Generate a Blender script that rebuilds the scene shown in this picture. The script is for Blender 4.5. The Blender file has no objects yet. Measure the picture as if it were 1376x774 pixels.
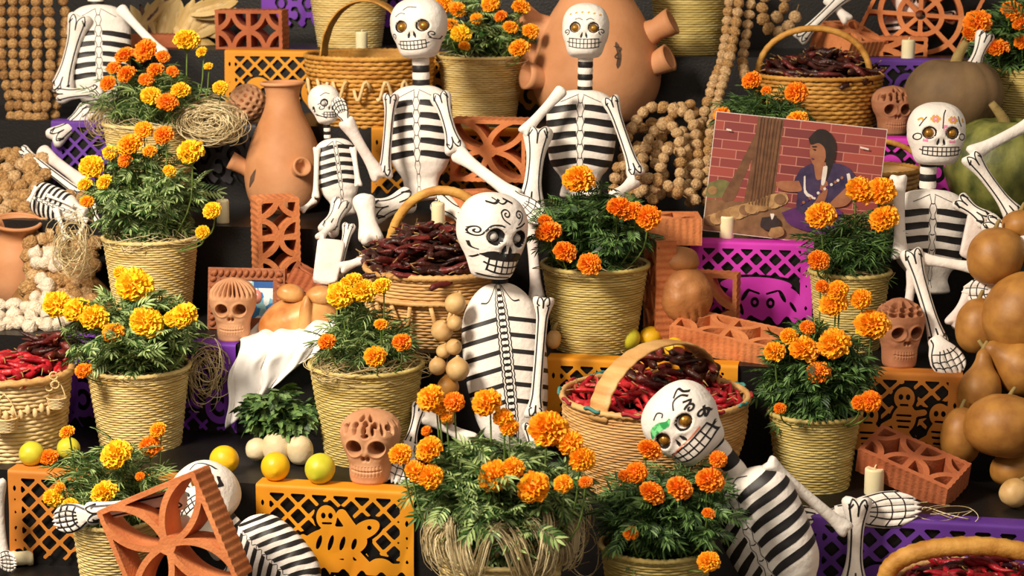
import bpy, math, random
import numpy as np
from mathutils import Vector, Matrix, Quaternion
from mathutils.bvhtree import BVHTree

random.seed(7)
RNG = np.random.default_rng(7)
scene = bpy.context.scene
COL = scene.collection
PI = math.pi

# ------------------------------------------------------------------ camera
IW, IH, FPX = 1376, 774, 2600.0
YAW, PITCH, D0, PY0 = math.radians(10.6), math.radians(11.0), 4.74, 669.0
_s, _c, _st, _ct = math.sin(YAW), math.cos(YAW), math.sin(PITCH), math.cos(PITCH)
FWD = Vector((-_s * _ct, _c * _ct, -_st)); RIGHT = Vector((_c, _s, 0)); UP = RIGHT.cross(FWD)
CAM = -D0 * FWD + (D0 * (PY0 - 387) / FPX) * UP
cd = bpy.data.cameras.new('camera'); cam = bpy.data.objects.new('camera', cd); COL.objects.link(cam)
cam.matrix_world = Matrix((RIGHT, UP, -FWD)).transposed().to_4x4()
cam.location = CAM
cd.sensor_width = 36; cd.lens = FPX / IW * 36; cd.clip_end = 60
cd.dof.use_dof = True; cd.dof.focus_distance = 4.95; cd.dof.aperture_fstop = 5.0
scene.camera = cam

# ------------------------------------------------------------------ light
world = bpy.data.worlds.new('world'); scene.world = world; world.use_nodes = True
bg = world.node_tree.nodes['Background']; bg.inputs[0].default_value = (1.0, 0.86, 0.70, 1); bg.inputs[1].default_value = 0.20
def area(name, loc, target, size, power, col):
    l = bpy.data.lights.new(name, 'AREA'); l.shape = 'DISK'; l.size = size; l.energy = power; l.color = col
    o = bpy.data.objects.new(name, l); COL.objects.link(o); o.location = loc
    o.rotation_euler = (Vector(target) - Vector(loc)).to_track_quat('-Z', 'Y').to_euler()
    return o
area('ceiling_lamp_key', (-1.9, -2.3, 3.0), (-0.5, 0.7, 0.4), 1.1, 185, (1.0, 0.87, 0.70))
area('fill_light', (1.5, -3.2, 3.2), (0.5, 0.7, 0.4), 1.0, 20, (1.0, 0.80, 0.60))  # added fill light, stands for no real lamp; weak lift from the right
vs = scene.view_settings
vs.view_transform = 'Standard'; vs.look = 'None'; vs.exposure = 0.62; vs.gamma = 1.0; vs.use_curve_mapping = False

# ------------------------------------------------------------------ pixels -> places
def ray(px, py): return FWD + (px - 688) / FPX * RIGHT - (py - 387) / FPX * UP
def onZ(px, py, z):
    d = ray(px, py); return CAM + d * ((z - CAM.z) / d.z)
def onY(px, py, y):
    d = ray(px, py); return CAM + d * ((y - CAM.y) / d.y)
def pxm(p): return FPX / (Vector(p) - CAM).dot(FWD)       # pixels per metre at p
TZ = [-0.25, 0.0, 0.25, 0.50, 0.75, 0.95]                 # tread heights
TY = [-2.6, 0.0, 0.45, 0.90, 1.35, 1.80]                  # front edge of each tread
def sit(px, py, t, ymin=0.0, ymax=9):                      # base point on tread t under a pixel
    p = onZ(px, py, TZ[t])
    lo = TY[t] + ymin; hi = (TY[t + 1] - 0.005 if t < 5 else 2.5)
    hi = min(hi, TY[t] + ymax)
    if p.y < lo or p.y > hi:
        y = min(max(p.y, lo), hi); q = onY(px, py, y); p = Vector((q.x, y, TZ[t]))
    return p

def back_clear(px, py, t, c, r):                           # keep a round thing of radius r off the riser behind tread t
    lim = (TY[t + 1] if t < 5 else 2.25) - r - 0.012
    if c.y > lim:
        c = Vector((onY(px, py, lim).x, lim, c.z))
    return c
# ------------------------------------------------------------------ materials
def new_mat(name):
    m = bpy.data.materials.new(name); m.use_nodes = True
    nt = m.node_tree; b = nt.nodes['Principled BSDF']
    return m, nt, b
def srgb(h):
    h = h.lstrip('#'); c = [int(h[i:i + 2], 16) / 255 for i in (0, 2, 4)]
    return tuple(x / 12.92 if x <= 0.04045 else ((x + 0.055) / 1.055) ** 2.4 for x in c)
def mat(name, c1, c2=None, rough=0.7, scale=(8, 8, 8), detail=4, bump=0.0, bscale=60, lo=0.3, hi=0.7, island=False, spec=0.4, metal=0.0, trans=0.0, bdist=0.01):
    m, nt, b = new_mat(name); N = nt.nodes; L = nt.links
    c1 = srgb(c1); c2 = srgb(c2) if c2 else c1
    b.inputs['Roughness'].default_value = rough
    b.inputs['Specular IOR Level'].default_value = spec
    b.inputs['Metallic'].default_value = metal
    tc = N.new('ShaderNodeTexCoord')
    mp = N.new('ShaderNodeMapping'); mp.inputs['Scale'].default_value = scale; L.new(tc.outputs['Object'], mp.inputs[0])
    nz = N.new('ShaderNodeTexNoise'); nz.inputs['Scale'].default_value = 1.0; nz.inputs['Detail'].default_value = detail
    L.new(mp.outputs[0], nz.inputs['Vector'])
    rp = N.new('ShaderNodeValToRGB'); rp.color_ramp.elements[0].position = lo; rp.color_ramp.elements[1].position = hi
    rp.color_ramp.elements[0].color = (*c1, 1); rp.color_ramp.elements[1].color = (*c2, 1)
    if island:
        g = N.new('ShaderNodeNewGeometry'); mx = N.new('ShaderNodeMath'); mx.operation = 'MULTIPLY_ADD'
        L.new(g.outputs['Random Per Island'], mx.inputs[0]); mx.inputs[1].default_value = 0.75; 
        m2 = N.new('ShaderNodeMath'); m2.operation = 'MULTIPLY_ADD'; L.new(nz.outputs[0], m2.inputs[0]); m2.inputs[1].default_value = 0.5; m2.inputs[2].default_value = -0.12
        L.new(m2.outputs[0], mx.inputs[2]); L.new(mx.outputs[0], rp.inputs[0])
    else:
        L.new(nz.outputs[0], rp.inputs[0])
    L.new(rp.outputs[0], b.inputs['Base Color'])
    if bump:
        n2 = N.new('ShaderNodeTexNoise'); n2.inputs['Scale'].default_value = bscale; n2.inputs['Detail'].default_value = 3
        L.new(tc.outputs['Object'], n2.inputs['Vector'])
        bp = N.new('ShaderNodeBump'); bp.inputs['Strength'].default_value = bump; bp.inputs['Distance'].default_value = bdist
        L.new(n2.outputs[0], bp.inputs['Height']); L.new(bp.outputs[0], b.inputs['Normal'])
    if trans:
        b.inputs['Subsurface Weight'].default_value = trans; b.inputs['Subsurface Radius'].default_value = (0.02, 0.012, 0.006); b.inputs['Subsurface Scale'].default_value = 0.3
    return m
M = {}
M['step'] = mat('black_step_paint', '#0e0c0c', '#1c1918', 0.42, (3, 3, 3), 6, 0.10, 120)
M['drape'] = mat('black_cloth', '#0c0a0b', '#191617', 0.85, (6, 6, 6))
M['wall'] = mat('dark_wall', '#100d0c', '#1d1815', 0.9)
M['straw'] = mat('straw_wicker', '#c6a65c', '#ecd898', 0.55, (9, 9, 60), 4, 0.15, 200)
M['straw_green'] = mat('greenish_wicker', '#ab924a', '#d8c67e', 0.55, (9, 9, 60), 4, 0.15, 200)
M['straw_tan'] = mat('tan_wicker', '#b98548', '#e0b678', 0.5, (9, 9, 60), 4, 0.15, 200)
M['straw_pale'] = mat('pale_palm', '#d0ad72', '#ead2a0', 0.6, (20, 20, 20), 4, 0.2, 150)
M['palm'] = mat('golden_palm', '#a96f24', '#d9a551', 0.6, (14, 14, 30), 4, 0.2, 120)
M['soil'] = mat('dark_soil', '#2a2018', '#4a3a2a', 0.95, (40, 40, 40), 4, 0.6, 90)
M['raffia'] = mat('raffia', '#b8a274', '#eeddb0', 0.7, (20, 20, 20), island=True)
M['raffia_dark'] = mat('raffia_brown', '#9a8252', '#dac694', 0.7, (20, 20, 20), island=True)
M['leaf'] = mat('marigold_leaf', '#345822', '#a9bf7c', 0.5, (30, 30, 30), island=True, trans=0.0)
M['leaf_dark'] = mat('marigold_leaf_dark', '#203e18', '#66884a', 0.5, (30, 30, 30), island=True)
M['leaf_veg'] = mat('turnip_leaf', '#2a4522', '#6a8a4a', 0.5, (30, 30, 30), island=True)
M['stem'] = mat('green_stem', '#4a6a2c', '#7f9648', 0.6, (30, 30, 30))
M['yellow'] = mat('marigold_yellow', '#f5b400', '#ffe03a', 0.6, (25, 25, 25), island=True, trans=0.0)
M['orange'] = mat('marigold_orange', '#f59600', '#ffc02a', 0.6, (25, 25, 25), island=True)
M['deep'] = mat('marigold_deep_orange', '#ec7a06', '#ffa422', 0.6, (25, 25, 25), island=True)
M['papier'] = mat('white_papier_mache', '#e4dbd2', '#f6f1ea', 0.62, (14, 14, 14), 5, 0.25, 70)
M['papier_pink'] = mat('pinkish_papier_mache', '#dccac2', '#efe6e0', 0.62, (14, 14, 14), 5, 0.25, 70)
M['paint'] = mat('black_paint', '#141213', '#272324', 0.5, (30, 30, 30))
M['paint_green'] = mat('green_paint', '#2f9d55', '#7fe093', 0.5, (60, 60, 60), lo=0.45, hi=0.55)
M['paint_red'] = mat('red_orange_paint', '#d9704a', '#e89a7a', 0.6)
M['paint_pink'] = mat('pink_paint', '#d8669a', '#e694b4', 0.6)
M['paint_gold'] = mat('ochre_paint', '#c98a1e', '#e0aa3a', 0.6)
M['eye_gold'] = mat('bronze_eye', '#5a3812', '#c08a32', 0.3, (60, 60, 60), metal=0.4)
M['eye_white'] = mat('grey_eye', '#8d8884', '#d8d4ce', 0.4, (40, 40, 40))
M['brick'] = mat('terracotta_brick', '#b9683a', '#d98a55', 0.85, (12, 12, 12), 4, 0.25, 130)
M['brick_dark'] = mat('terracotta_brick_brown', '#9c5230', '#b86a42', 0.8, (12, 12, 12), 4, 0.25, 130)  # brown bricks' own colour; on the right also painted-in dimness
M['clay'] = mat('terracotta_clay', '#b5805a', '#dba67c', 0.75, (8, 8, 8), 4, 0.12, 90)
M['clay_jar'] = mat('jar_clay', '#b67a4c', '#dba074', 0.62, (5, 5, 5), 5, 0.08, 60)
M['clay_dark'] = mat('jar_soot', '#3a2f2a', '#7a5a42', 0.7, (14, 14, 14))
M['clay_brown'] = mat('brown_clay', '#9a6242', '#b98260', 0.75, (8, 8, 8), 4, 0.12, 90)
M['chili_red'] = mat('dried_red_chilli', '#7a0a18', '#b81c2a', 0.35, (14, 14, 14), 3, 0.3, 120)
M['chili_bright'] = mat('bright_red_chilli', '#a01420', '#d83a3c', 0.35, (14, 14, 14), 3, 0.3, 120)
M['chili_dark'] = mat('dried_dark_chilli', '#150a08', '#4a1d14', 0.35, (14, 14, 14), 3, 0.4, 120)
M['chili_wine'] = mat('dried_wine_chilli', '#3a0e12', '#7a2a22', 0.35, (14, 14, 14), 3, 0.4, 120)
M['chili_stem'] = mat('dry_chilli_stem', '#8a6a3a', '#b0905a', 0.7)
M['walnut'] = mat('walnut_shell', '#8a5c2c', '#d8ad72', 0.6, (3, 3, 3), 6, 0.5, 5, bdist=0.10)
M['walnut_dark'] = mat('walnut_shell_dark', '#74491f', '#c0925a', 0.6, (3, 3, 3), 6, 0.5, 5, bdist=0.10)
M['walnut_pale'] = mat('walnut_shell_pale', '#a87a48', '#ecca98', 0.6, (3, 3, 3), 6, 0.5, 5, bdist=0.10)
M['garlic'] = mat('garlic_skin', '#d4b894', '#f6ecdc', 0.55, (4, 4, 1), 4, 0.4, 6, bdist=0.1)
M['cord'] = mat('twine', '#6a5230', '#8a7048', 0.9)
M['candle'] = mat('candle_wax', '#e9dcae', '#f6eecb', 0.45, (12, 12, 12), trans=0.3)
M['wick'] = mat('wick', '#3a3028', '#5a4a38', 0.9)
M['lime'] = mat('lime_skin', '#b4b624', '#e2d644', 0.38, (18, 18, 18), 4, 0.08, 300)
M['lemon'] = mat('yellow_citrus_skin', '#e8b010', '#f6ca2a', 0.38, (18, 18, 18), 4, 0.08, 300)
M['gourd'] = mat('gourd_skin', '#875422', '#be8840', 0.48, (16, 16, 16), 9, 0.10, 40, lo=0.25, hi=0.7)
M['gourd_pale'] = mat('pale_gourd_skin', '#a87a3c', '#dcb980', 0.5, (16, 16, 16), 8, 0.1, 50)
M['gourd_green'] = mat('green_squash_skin', '#343f1c', '#8a8a44', 0.5, (22, 22, 12), 8, 0.2, 50)
M['gourd_grey'] = mat('grey_pumpkin_skin', '#5e4a32', '#8a6e4c', 0.7, (7, 7, 7), 5, 0.1, 60)
M['gourd_stem'] = mat('dry_gourd_stem', '#7d6838', '#a89058', 0.8, (20, 20, 20), 4, 0.3, 60)
M['bread'] = mat('baked_crust', '#9c5218', '#e6b06c', 0.42, (11, 11, 11), 6, 0.15, 60)
M['bread_brown'] = mat('brown_crust', '#94592c', '#b67c48', 0.5, (10, 10, 10), 5, 0.25, 60)
M['cloth_white'] = mat('white_cloth', '#eee9e6', '#fbf8f6', 0.8, (6, 6, 6), 3, 0.1, 300)
M['turnip'] = mat('turnip_root', '#cbb68a', '#ecdcb8', 0.5, (10, 10, 16), 4, 0.15, 60)
M['husk'] = mat('corn_husk', '#b8944e', '#e2c890', 0.65, (30, 30, 6), 4, 0.2, 80)
M['husk_purple'] = mat('purple_corn', '#5c3a3a', '#8a6250', 0.6, (40, 40, 40), 3, 0.4, 90)
M['paper_orange'] = mat('orange_tissue_paper', '#cf8210', '#e49b1c', 0.6, (5, 5, 5))
M['paper_rust'] = mat('rust_tissue_paper', '#b96c22', '#d28634', 0.6, (5, 5, 5))
M['paper_purple'] = mat('purple_tissue_paper', '#5a1f92', '#7a35b4', 0.6, (5, 5, 5))
M['paper_violet'] = mat('violet_tissue_paper', '#4b2380', '#6a3aa0', 0.6, (5, 5, 5))
M['paper_magenta'] = mat('magenta_tissue_paper', '#b81fa0', '#d63cc0', 0.6, (5, 5, 5))
M['paper_black'] = mat('black_tissue_paper', '#232023', '#4a464c', 0.5, (9, 9, 9))
M['frame_wood'] = mat('carved_frame', '#7d4426', '#a8633c', 0.6, (14, 14, 14), 4, 0.3, 90)
M['thread'] = mat('teal_thread', '#2a6f6c', '#4a8f8a', 0.7)
M['thread_red'] = mat('red_thread', '#8a1a24', '#b03038', 0.7)

# ------------------------------------------------------------------ mesh helpers
class MB:
    def __init__(s): s.v = []; s.f = []; s.m = []; s.n = 0
    def add(s, V, Fc, mi=0):
        o = s.n; s.v.append(np.asarray(V, float).reshape(-1, 3)); s.n += len(s.v[-1])
        for q in Fc: s.f.append(tuple(int(i) + o for i in q))
        s.m.extend([mi] * len(Fc) if np.isscalar(mi) else mi)
        return s
    def mesh(s, name, mats, smooth=True):
        V = np.concatenate(s.v) if s.v else np.zeros((0, 3))
        me = bpy.data.meshes.new(name); me.from_pydata(V.tolist(), [], s.f)
        for m in (mats if isinstance(mats, (list, tuple)) else [mats]): me.materials.append(M[m] if isinstance(m, str) else m)
        if len(set(s.m)) > 1: me.polygons.foreach_set('material_index', s.m)
        if smooth: me.polygons.foreach_set('use_smooth', [True] * len(me.polygons))
        me.update(); return me
def obj(name, me, parent=None, loc=None, rot=None, mw=None):
    o = bpy.data.objects.new(name, me); COL.objects.link(o)
    if parent: o.parent = parent
    if mw is not None: o.matrix_local = mw
    if loc is not None: o.location = loc
    if rot is not None: o.rotation_euler = rot
    return o
def tag(o, label, cat, group=None):
    o['label'] = label; o['category'] = cat
    if group: o['group'] = group
    return o
def thing(name, label, cat, loc=(0, 0, 0), rot=(0, 0, 0), group=None):
    o = bpy.data.objects.new(name, None); o.empty_display_size = 0.05; COL.objects.link(o)
    o.location = loc; o.rotation_euler = rot
    return tag(o, label, cat, group)
def struct(name, me, **k):
    o = obj(name, me, **k); o['kind'] = 'structure'; return o
def stuff(o): o['kind'] = 'stuff'; return o
def setmat(o, m):
    o.material_slots[0].link = 'OBJECT'; o.material_slots[0].material = M[m] if isinstance(m, str) else m
def grid_faces(nr, nc, wrap=True, off=0):
    F_ = []
    for i in range(nr - 1):
        for j in range(nc if wrap else nc - 1):
            k = (j + 1) % nc
            F_.append((off + i * nc + j, off + i * nc + k, off + (i + 1) * nc + k, off + (i + 1) * nc + j))
    return F_
def box(x0, x1, y0, y1, z0, z1):
    V = [(x, y, z) for x in (x0, x1) for y in (y0, y1) for z in (z0, z1)]
    return V, [(0, 1, 3, 2), (4, 6, 7, 5), (0, 4, 5, 1), (2, 3, 7, 6), (0, 2, 6, 4), (1, 5, 7, 3)]
def crom(P, n):                                            # smooth polyline
    P = np.asarray(P, float)
    if len(P) == 2:
        t = np.linspace(0, 1, n)[:, None]; return P[0] * (1 - t) + P[1] * t
    Q = np.vstack([2 * P[0] - P[1], P, 2 * P[-1] - P[-2]])
    t = np.linspace(0, len(P) - 1 - 1e-9, n); i = t.astype(int); u = (t - i)[:, None]
    a, b, c, d = Q[i], Q[i + 1], Q[i + 2], Q[i + 3]
    return 0.5 * (2 * b + (c - a) * u + (2 * a - 5 * b + 4 * c - d) * u ** 2 + (3 * b - 3 * c + d - a) * u ** 3)
def tube(P, r, n=6, cap=True, flat=1.0):
    P = np.asarray(P, float); k = len(P)
    r = np.full(k, r) if np.isscalar(r) else np.asarray(r, float)
    T = np.gradient(P, axis=0); T /= np.linalg.norm(T, axis=1)[:, None] + 1e-12
    ref = np.array([0, 0, 1.0]) if abs(T[0][2]) < 0.9 else np.array([1.0, 0, 0])
    U = np.zeros_like(P); u = np.cross(T[0], ref); u /= np.linalg.norm(u)
    for i in range(k):
        u = u - T[i] * (u @ T[i]); u /= np.linalg.norm(u) + 1e-12; U[i] = u
    B = np.cross(T, U); a = np.arange(n) * 2 * PI / n
    V = P[:, None, :] + r[:, None, None] * (np.cos(a)[None, :, None] * U[:, None, :] + flat * np.sin(a)[None, :, None] * B[:, None, :])
    F_ = grid_faces(k, n)
    if cap: F_ += [tuple(range(n - 1, -1, -1)), tuple((k - 1) * n + j for j in range(n))]
    return V.reshape(-1, 3), F_
def lathe(prof, n=32, cap0=True, cap1=True):
    prof = np.asarray(prof, float); a = np.arange(n) * 2 * PI / n
    V = np.stack([prof[:, 0, None] * np.cos(a), prof[:, 0, None] * np.sin(a), np.repeat(prof[:, 1, None], n, 1)], -1)
    F_ = grid_faces(len(prof), n)
    if cap0: F_.append(tuple(range(n - 1, -1, -1)))
    if cap1: F_.append(tuple((len(prof) - 1) * n + j for j in range(n)))
    return V.reshape(-1, 3), F_
def ssphere(nu=16, nv=12):
    t = np.linspace(0.001, PI - 0.001, nv); a = np.arange(nu) * 2 * PI / nu
    V = np.stack([np.sin(t)[:, None] * np.cos(a), np.sin(t)[:, None] * np.sin(a), np.repeat(np.cos(t)[:, None], nu, 1)], -1).reshape(-1, 3)
    F_ = [tuple(reversed(q)) for q in grid_faces(nv, nu)]
    return V, F_
def frame_to(z, toward=None, loc=(0, 0, 0)):
    """matrix with local z along z and local -y facing 'toward' as far as possible"""
    z = Vector(z).normalized(); f = -(Vector(toward) if toward is not None else -FWD)
    y = f - z * f.dot(z)
    if y.length < 1e-4: y = Vector((0, 1, 0)) - z * z.y
    y.normalize(); x = y.cross(z)
    m = Matrix((x, y, z)).transposed().to_4x4(); m.translation = Vector(loc); return m

# ---- painted strokes laid on a surface
def strokes_mesh(name, bvh, proj, strokes, mats, lift=0.0007, cross=3):
    mb = MB()
    for st in strokes:
        P, w = st[0], st[1]; mi = st[2] if len(st) > 2 else 0; opt = st[3] if len(st) > 3 else ''
        P = np.asarray(P, float)
        L = np.linalg.norm(np.diff(P, axis=0), axis=1).sum(); n = max(4, min(90, int(L / (w * 0.35 if np.isscalar(w) else 0.003)) + 2)) if len(P) > 2 else max(4, min(14, int(L / 0.008) + 2))
        C2 = crom(P, n) if 's' not in opt else P
        n = len(C2)
        T = np.gradient(C2, axis=0); T /= np.linalg.norm(T, axis=1)[:, None] + 1e-9; Nn = np.stack([-T[:, 1], T[:, 0]], 1)
        ww = np.full(n, w) if np.isscalar(w) else np.interp(np.linspace(0, 1, n), np.linspace(0, 1, len(w)), w)
        if 't' in opt: ww = ww * np.clip(np.minimum(np.linspace(0, 1, n), np.linspace(1, 0, n)) * 6 + 0.25, 0, 1)
        k = cross if ww.max() < 0.012 else cross + 2
        idx = -np.ones((n, k), int); V = []
        for i in range(n):
            for j in range(k):
                q = C2[i] + Nn[i] * ww[i] * ((j / (k - 1)) - 0.5)
                o, d = proj(q[0], q[1]); h = bvh.ray_cast(Vector(o), Vector(d))
                if h[0] is None: continue
                idx[i, j] = len(V); nn = h[1] if h[1].dot(Vector(d)) < 0 else -h[1]
                V.append(h[0] + nn * lift)
        Fc = []
        for i in range(n - 1):
            for j in range(k - 1):
                q = (idx[i, j], idx[i + 1, j], idx[i + 1, j + 1], idx[i, j + 1])
                if min(q) >= 0:
                    a, b, c, d_ = [V[t] for t in q]
                    if max((a - c).length, (b - d_).length) < 0.05: Fc.append(q)
        if V: mb.add([tuple(v) for v in V], Fc, mi)
    return mb.mesh(name, mats) if mb.n else None
def bvh_of(V, Fc): return BVHTree.FromPolygons([tuple(v) for v in np.asarray(V)], [tuple(f) for f in Fc])
def front_proj(u, v): return (u, -2.0, v), (0, 1, 0)

# ---- marching squares: flat pieces cut from a signed field (negative = solid)
def march(field, x0, x1, y0, y1, nx, ny):
    xs = np.linspace(x0, x1, nx + 1); ys = np.linspace(y0, y1, ny + 1)
    X, Y = np.meshgrid(xs, ys, indexing='ij'); S = field(X, Y)
    V = []; key = {}; polys = []; segs = []
    def vid(k, p):
        i = key.get(k)
        if i is None: i = key[k] = len(V); V.append(p)
        return i
    ins = S < 0
    for i in range(nx):
        for j in range(ny):
            c = ((i, j), (i + 1, j), (i + 1, j + 1), (i, j + 1)); b = [ins[q] for q in c]
            if not any(b): continue
            if all(b):
                polys.append([vid(q, (xs[q[0]], ys[q[1]])) for q in c]); continue
            pl = []; cr = []
            for k in range(4):
                p, q = c[k], c[(k + 1) % 4]
                if b[k]: pl.append(vid(p, (xs[p[0]], ys[p[1]])))
                if b[k] != b[(k + 1) % 4]:
                    t = S[p] / (S[p] - S[q]); e = (min(p, q), max(p, q))
                    w = vid(e, (xs[p[0]] + t * (xs[q[0]] - xs[p[0]]), ys[p[1]] + t * (ys[q[1]] - ys[p[1]])))
                    pl.append(w); cr.append((w, b[k]))
            if len(pl) >= 3: polys.append(pl)
            for k in range(len(cr)):
                if cr[k][1]:
                    segs.append((cr[k][0], cr[(k + 1) % len(cr)][0]))
    return np.array(V), polys, segs
def extrude(V2, polys, segs, d):
    n = len(V2); A = np.column_stack([V2[:, 0], np.zeros(n), V2[:, 1]]); B = A.copy(); B[:, 1] = d
    F_ = [tuple(p) for p in polys] + [tuple(n + i for i in reversed(p)) for p in polys]
    F_ += [(b, a, a + n, b + n) for a, b in segs]
    return np.vstack([A, B]), F_
def seg_d(X, Y, ax, ay, bx, by):
    vx, vy = bx - ax, by - ay; t = np.clip(((X - ax) * vx + (Y - ay) * vy) / (vx * vx + vy * vy), 0, 1)
    return np.hypot(X - ax - t * vx, Y - ay - t * vy)
# ------------------------------------------------------------------ wicker
def weave_mesh(rt, rb, h, matn, pitch=0.0075, nst=None, bulge=0.0, amp=None, z0=0.0, flare=1.0):
    rows = max(6, int(h / pitch)); nst = nst or max(20, int(2 * PI * rt / 0.020)); nst += nst % 2
    ns = nst * 2; a = np.arange(ns) * 2 * PI / ns
    amp = pitch * 0.17 if amp is None else amp
    t = np.linspace(0, 1, rows); R = rb + (rt - rb) * t ** flare + bulge * np.sin(t * PI)
    ph = (np.arange(rows) % 2) * PI
    rad = R[:, None] + amp * np.cos(nst * a[None, :] / 2 + ph[:, None])
    jit = RNG.normal(0, pitch * 0.05, (rows, 1))
    zc = z0 + t[:, None] * h + jit + 0 * a[None, :]
    prof = [(-0.002, -0.52), (pitch * 0.22, -0.3), (pitch * 0.30, 0.0), (pitch * 0.22, 0.3), (-0.002, 0.52)]
    V = np.stack([np.stack([(rad + p) * np.cos(a), (rad + p) * np.sin(a), zc + q * pitch], -1) for p, q in prof], 1)   # rows,5,ns,3
    mb = MB(); F_ = []
    k = len(prof)
    for i in range(rows): F_ += grid_faces(k, ns, True, i * k * ns)
    mb.add(V.reshape(-1, 3), F_)
    # inner wall and bottom
    rr = R - amp - 0.002
    mb.add(*lathe(np.column_stack([np.r_[0.002, rr[0], rr], np.r_[z0 + 0.003, z0 + 0.003, z0 + t * h]]), 36, True, False))
    return mb.mesh('wicker', matn)
def rim_mesh(R, z, r, matn, lumps=None, ry=None, flat=1.0, wav=0.0):
    n = 144; a = np.arange(n) * 2 * PI / n; m = 8; b = np.arange(m) * 2 * PI / m
    lumps = lumps or int(2 * PI * R / (r * 2.6))
    rr = r * (1 + 0.20 * np.sin(lumps * a[:, None] + b[None, :] * 1.0))
    ry = ry or R
    zz = z + wav * np.sin(a * 3 + 1)[:, None]
    V = np.stack([(R + rr * np.cos(b)) * np.cos(a)[:, None], (ry + rr * np.cos(b)) * np.sin(a)[:, None], zz + flat * rr * np.sin(b)], -1)
    F_ = []
    for i in range(n):
        for j in range(m):
            F_.append((i * m + j, ((i + 1) % n) * m + j, ((i + 1) % n) * m + (j + 1) % m, i * m + (j + 1) % m))
    return MB().add(V.reshape(-1, 3), F_).mesh('rim', matn)
def strands(n, fn, r, matn, k=3, name='strands'):
    mb = MB()
    for i in range(n):
        P = fn(i)
        mb.add(*tube(P, r * random.uniform(0.6, 1.3), k, False))
    return mb.mesh(name, matn)

# ------------------------------------------------------------------ marigolds
def flower_mesh(seed, full=1.0, npet=120):
    rg = np.random.default_rng(seed); mb = MB()
    for i in range(npet):
        f = (i + 0.5) / npet; th = 1.85 * f ** 0.55 * full; ph = i * 2.39996 + rg.normal(0, 0.12)
        th += rg.normal(0, 0.05)
        d = np.array([math.sin(th) * math.cos(ph), math.sin(th) * math.sin(ph), math.cos(th) * 0.78])
        s = np.array([-math.sin(ph), math.cos(ph), 0]); n = np.cross(d, s)
        R = 1.0 + rg.normal(0, 0.06); w = 0.17 + 0.10 * f
        r0 = 0.42
        curl = 0.10 + 0.12 * rg.random()
        V = [d * r0 - s * w * 0.5, d * r0 + s * w * 0.5]
        for j, u in enumerate((-1, -0.33, 0.33, 1)):
            V.append(d * R * (0.86 + 0.14 * (1 - u * u)) + s * w * u + n * (curl * (-1) ** j * 0.55 + rg.normal(0, 0.02)) )
        mb.add(V, [(0, 2, 3), (0, 3, 4, 1), (1, 4, 5)], 0)
    V, F_ = ssphere(12, 8); mb.add(V * np.array([0.62, 0.62, 0.5]), F_, 0)
    # calyx
    mb.add(*lathe([(0.10, -1.05), (0.20, -0.9), (0.36, -0.55), (0.46, -0.25)], 10, True, False), 1)
    return mb.mesh('flower', ['orange', 'stem'], smooth=False)
FLOW = [flower_mesh(11, 1.0), flower_mesh(12, 0.95), flower_mesh(13, 1.05, 100)]
FLOWO = [flower_mesh(21, 0.8, 46), flower_mesh(22, 0.75, 38)]
def put_flower(parent, p, d, colr, face=None, small=False):
    me = random.choice(FLOWO if small else FLOW)
    o = obj('flower_head', me, parent)
    z = face or (Vector((0, 0, 1)) * random.uniform(0.45, 1.0) - FWD * random.uniform(0.35, 0.9) + RIGHT * random.uniform(-0.5, 0.5))
    m = frame_to(z, RIGHT) @ Matrix.Rotation(random.uniform(0, 6.28), 4, 'Z')
    s = d / 1.82
    o.matrix_local = Matrix.Translation(p) @ m @ Matrix.Diagonal((s, s, s * random.uniform(0.85, 1.0), 1))
    setmat(o, colr); o.material_slots[1].link = 'OBJECT'; o.material_slots[1].material = M['stem']
    return o
def frond_base(kind='marigold'):
    """unit-length pinnate leaf along +x, normal +z"""
    V = []; F_ = []
    def leaflet(x, ang, ln, w):
        o = len(V); c, s = math.cos(ang), math.sin(ang)
        for a, b, z in ((0, 0, 0), (0.35, w, 0.04 * ln), (0.75, w * 0.7, 0.0), (1, 0, -0.10 * ln), (0.75, -w * 0.7, 0.0), (0.35, -w, 0.04 * ln)):
            V.append((x + (a * c * ln - b * s), a * s * ln + b * c, z))
        F_.append((o, o + 1, o + 2, o + 3)); F_.append((o, o + 3, o + 4, o + 5))
    if kind == 'marigold':
        for i in range(6):
            x = 0.18 + i * 0.125; ln = 0.30 * math.sin((0.35 + 0.65 * (1 - i / 7)) * PI * 0.75) + 0.12
            for sg in (-1, 1): leaflet(x, sg * (1.0 - 0.05 * i), ln, 0.042)
        leaflet(0.86, 0, 0.3, 0.05)
        o = len(V); V += [(0, -0.012, 0), (0.9, -0.006, 0), (0.9, 0.006, 0), (0, 0.012, 0)]; F_.append((o, o + 1, o + 2, o + 3))
    elif kind == 'needle':
        for i in range(4):
            x = 0.1 + i * 0.2
            for sg in (-1, 1): leaflet(x, sg * 0.6, 0.4, 0.022)
        leaflet(0.7, 0, 0.4, 0.022)
        o = len(V); V += [(0, -0.01, 0), (0.9, -0.006, 0), (0.9, 0.006, 0), (0, 0.01, 0)]; F_.append((o, o + 1, o + 2, o + 3))
    else:                                                   # broad leaves
        for i in range(3):
            x = 0.25 + i * 0.2
            for sg in (-1, 1): leaflet(x, sg * 0.9, 0.36, 0.13)
        leaflet(0.72, 0, 0.36, 0.15)
        o = len(V); V += [(0, -0.012, 0), (0.9, -0.008, 0), (0.9, 0.008, 0), (0, 0.012, 0)]; F_.append((o, o + 1, o + 2, o + 3))
    return np.array(V), F_
FROND = {k: frond_base(k) for k in ('marigold', 'needle', 'broad')}
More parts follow.
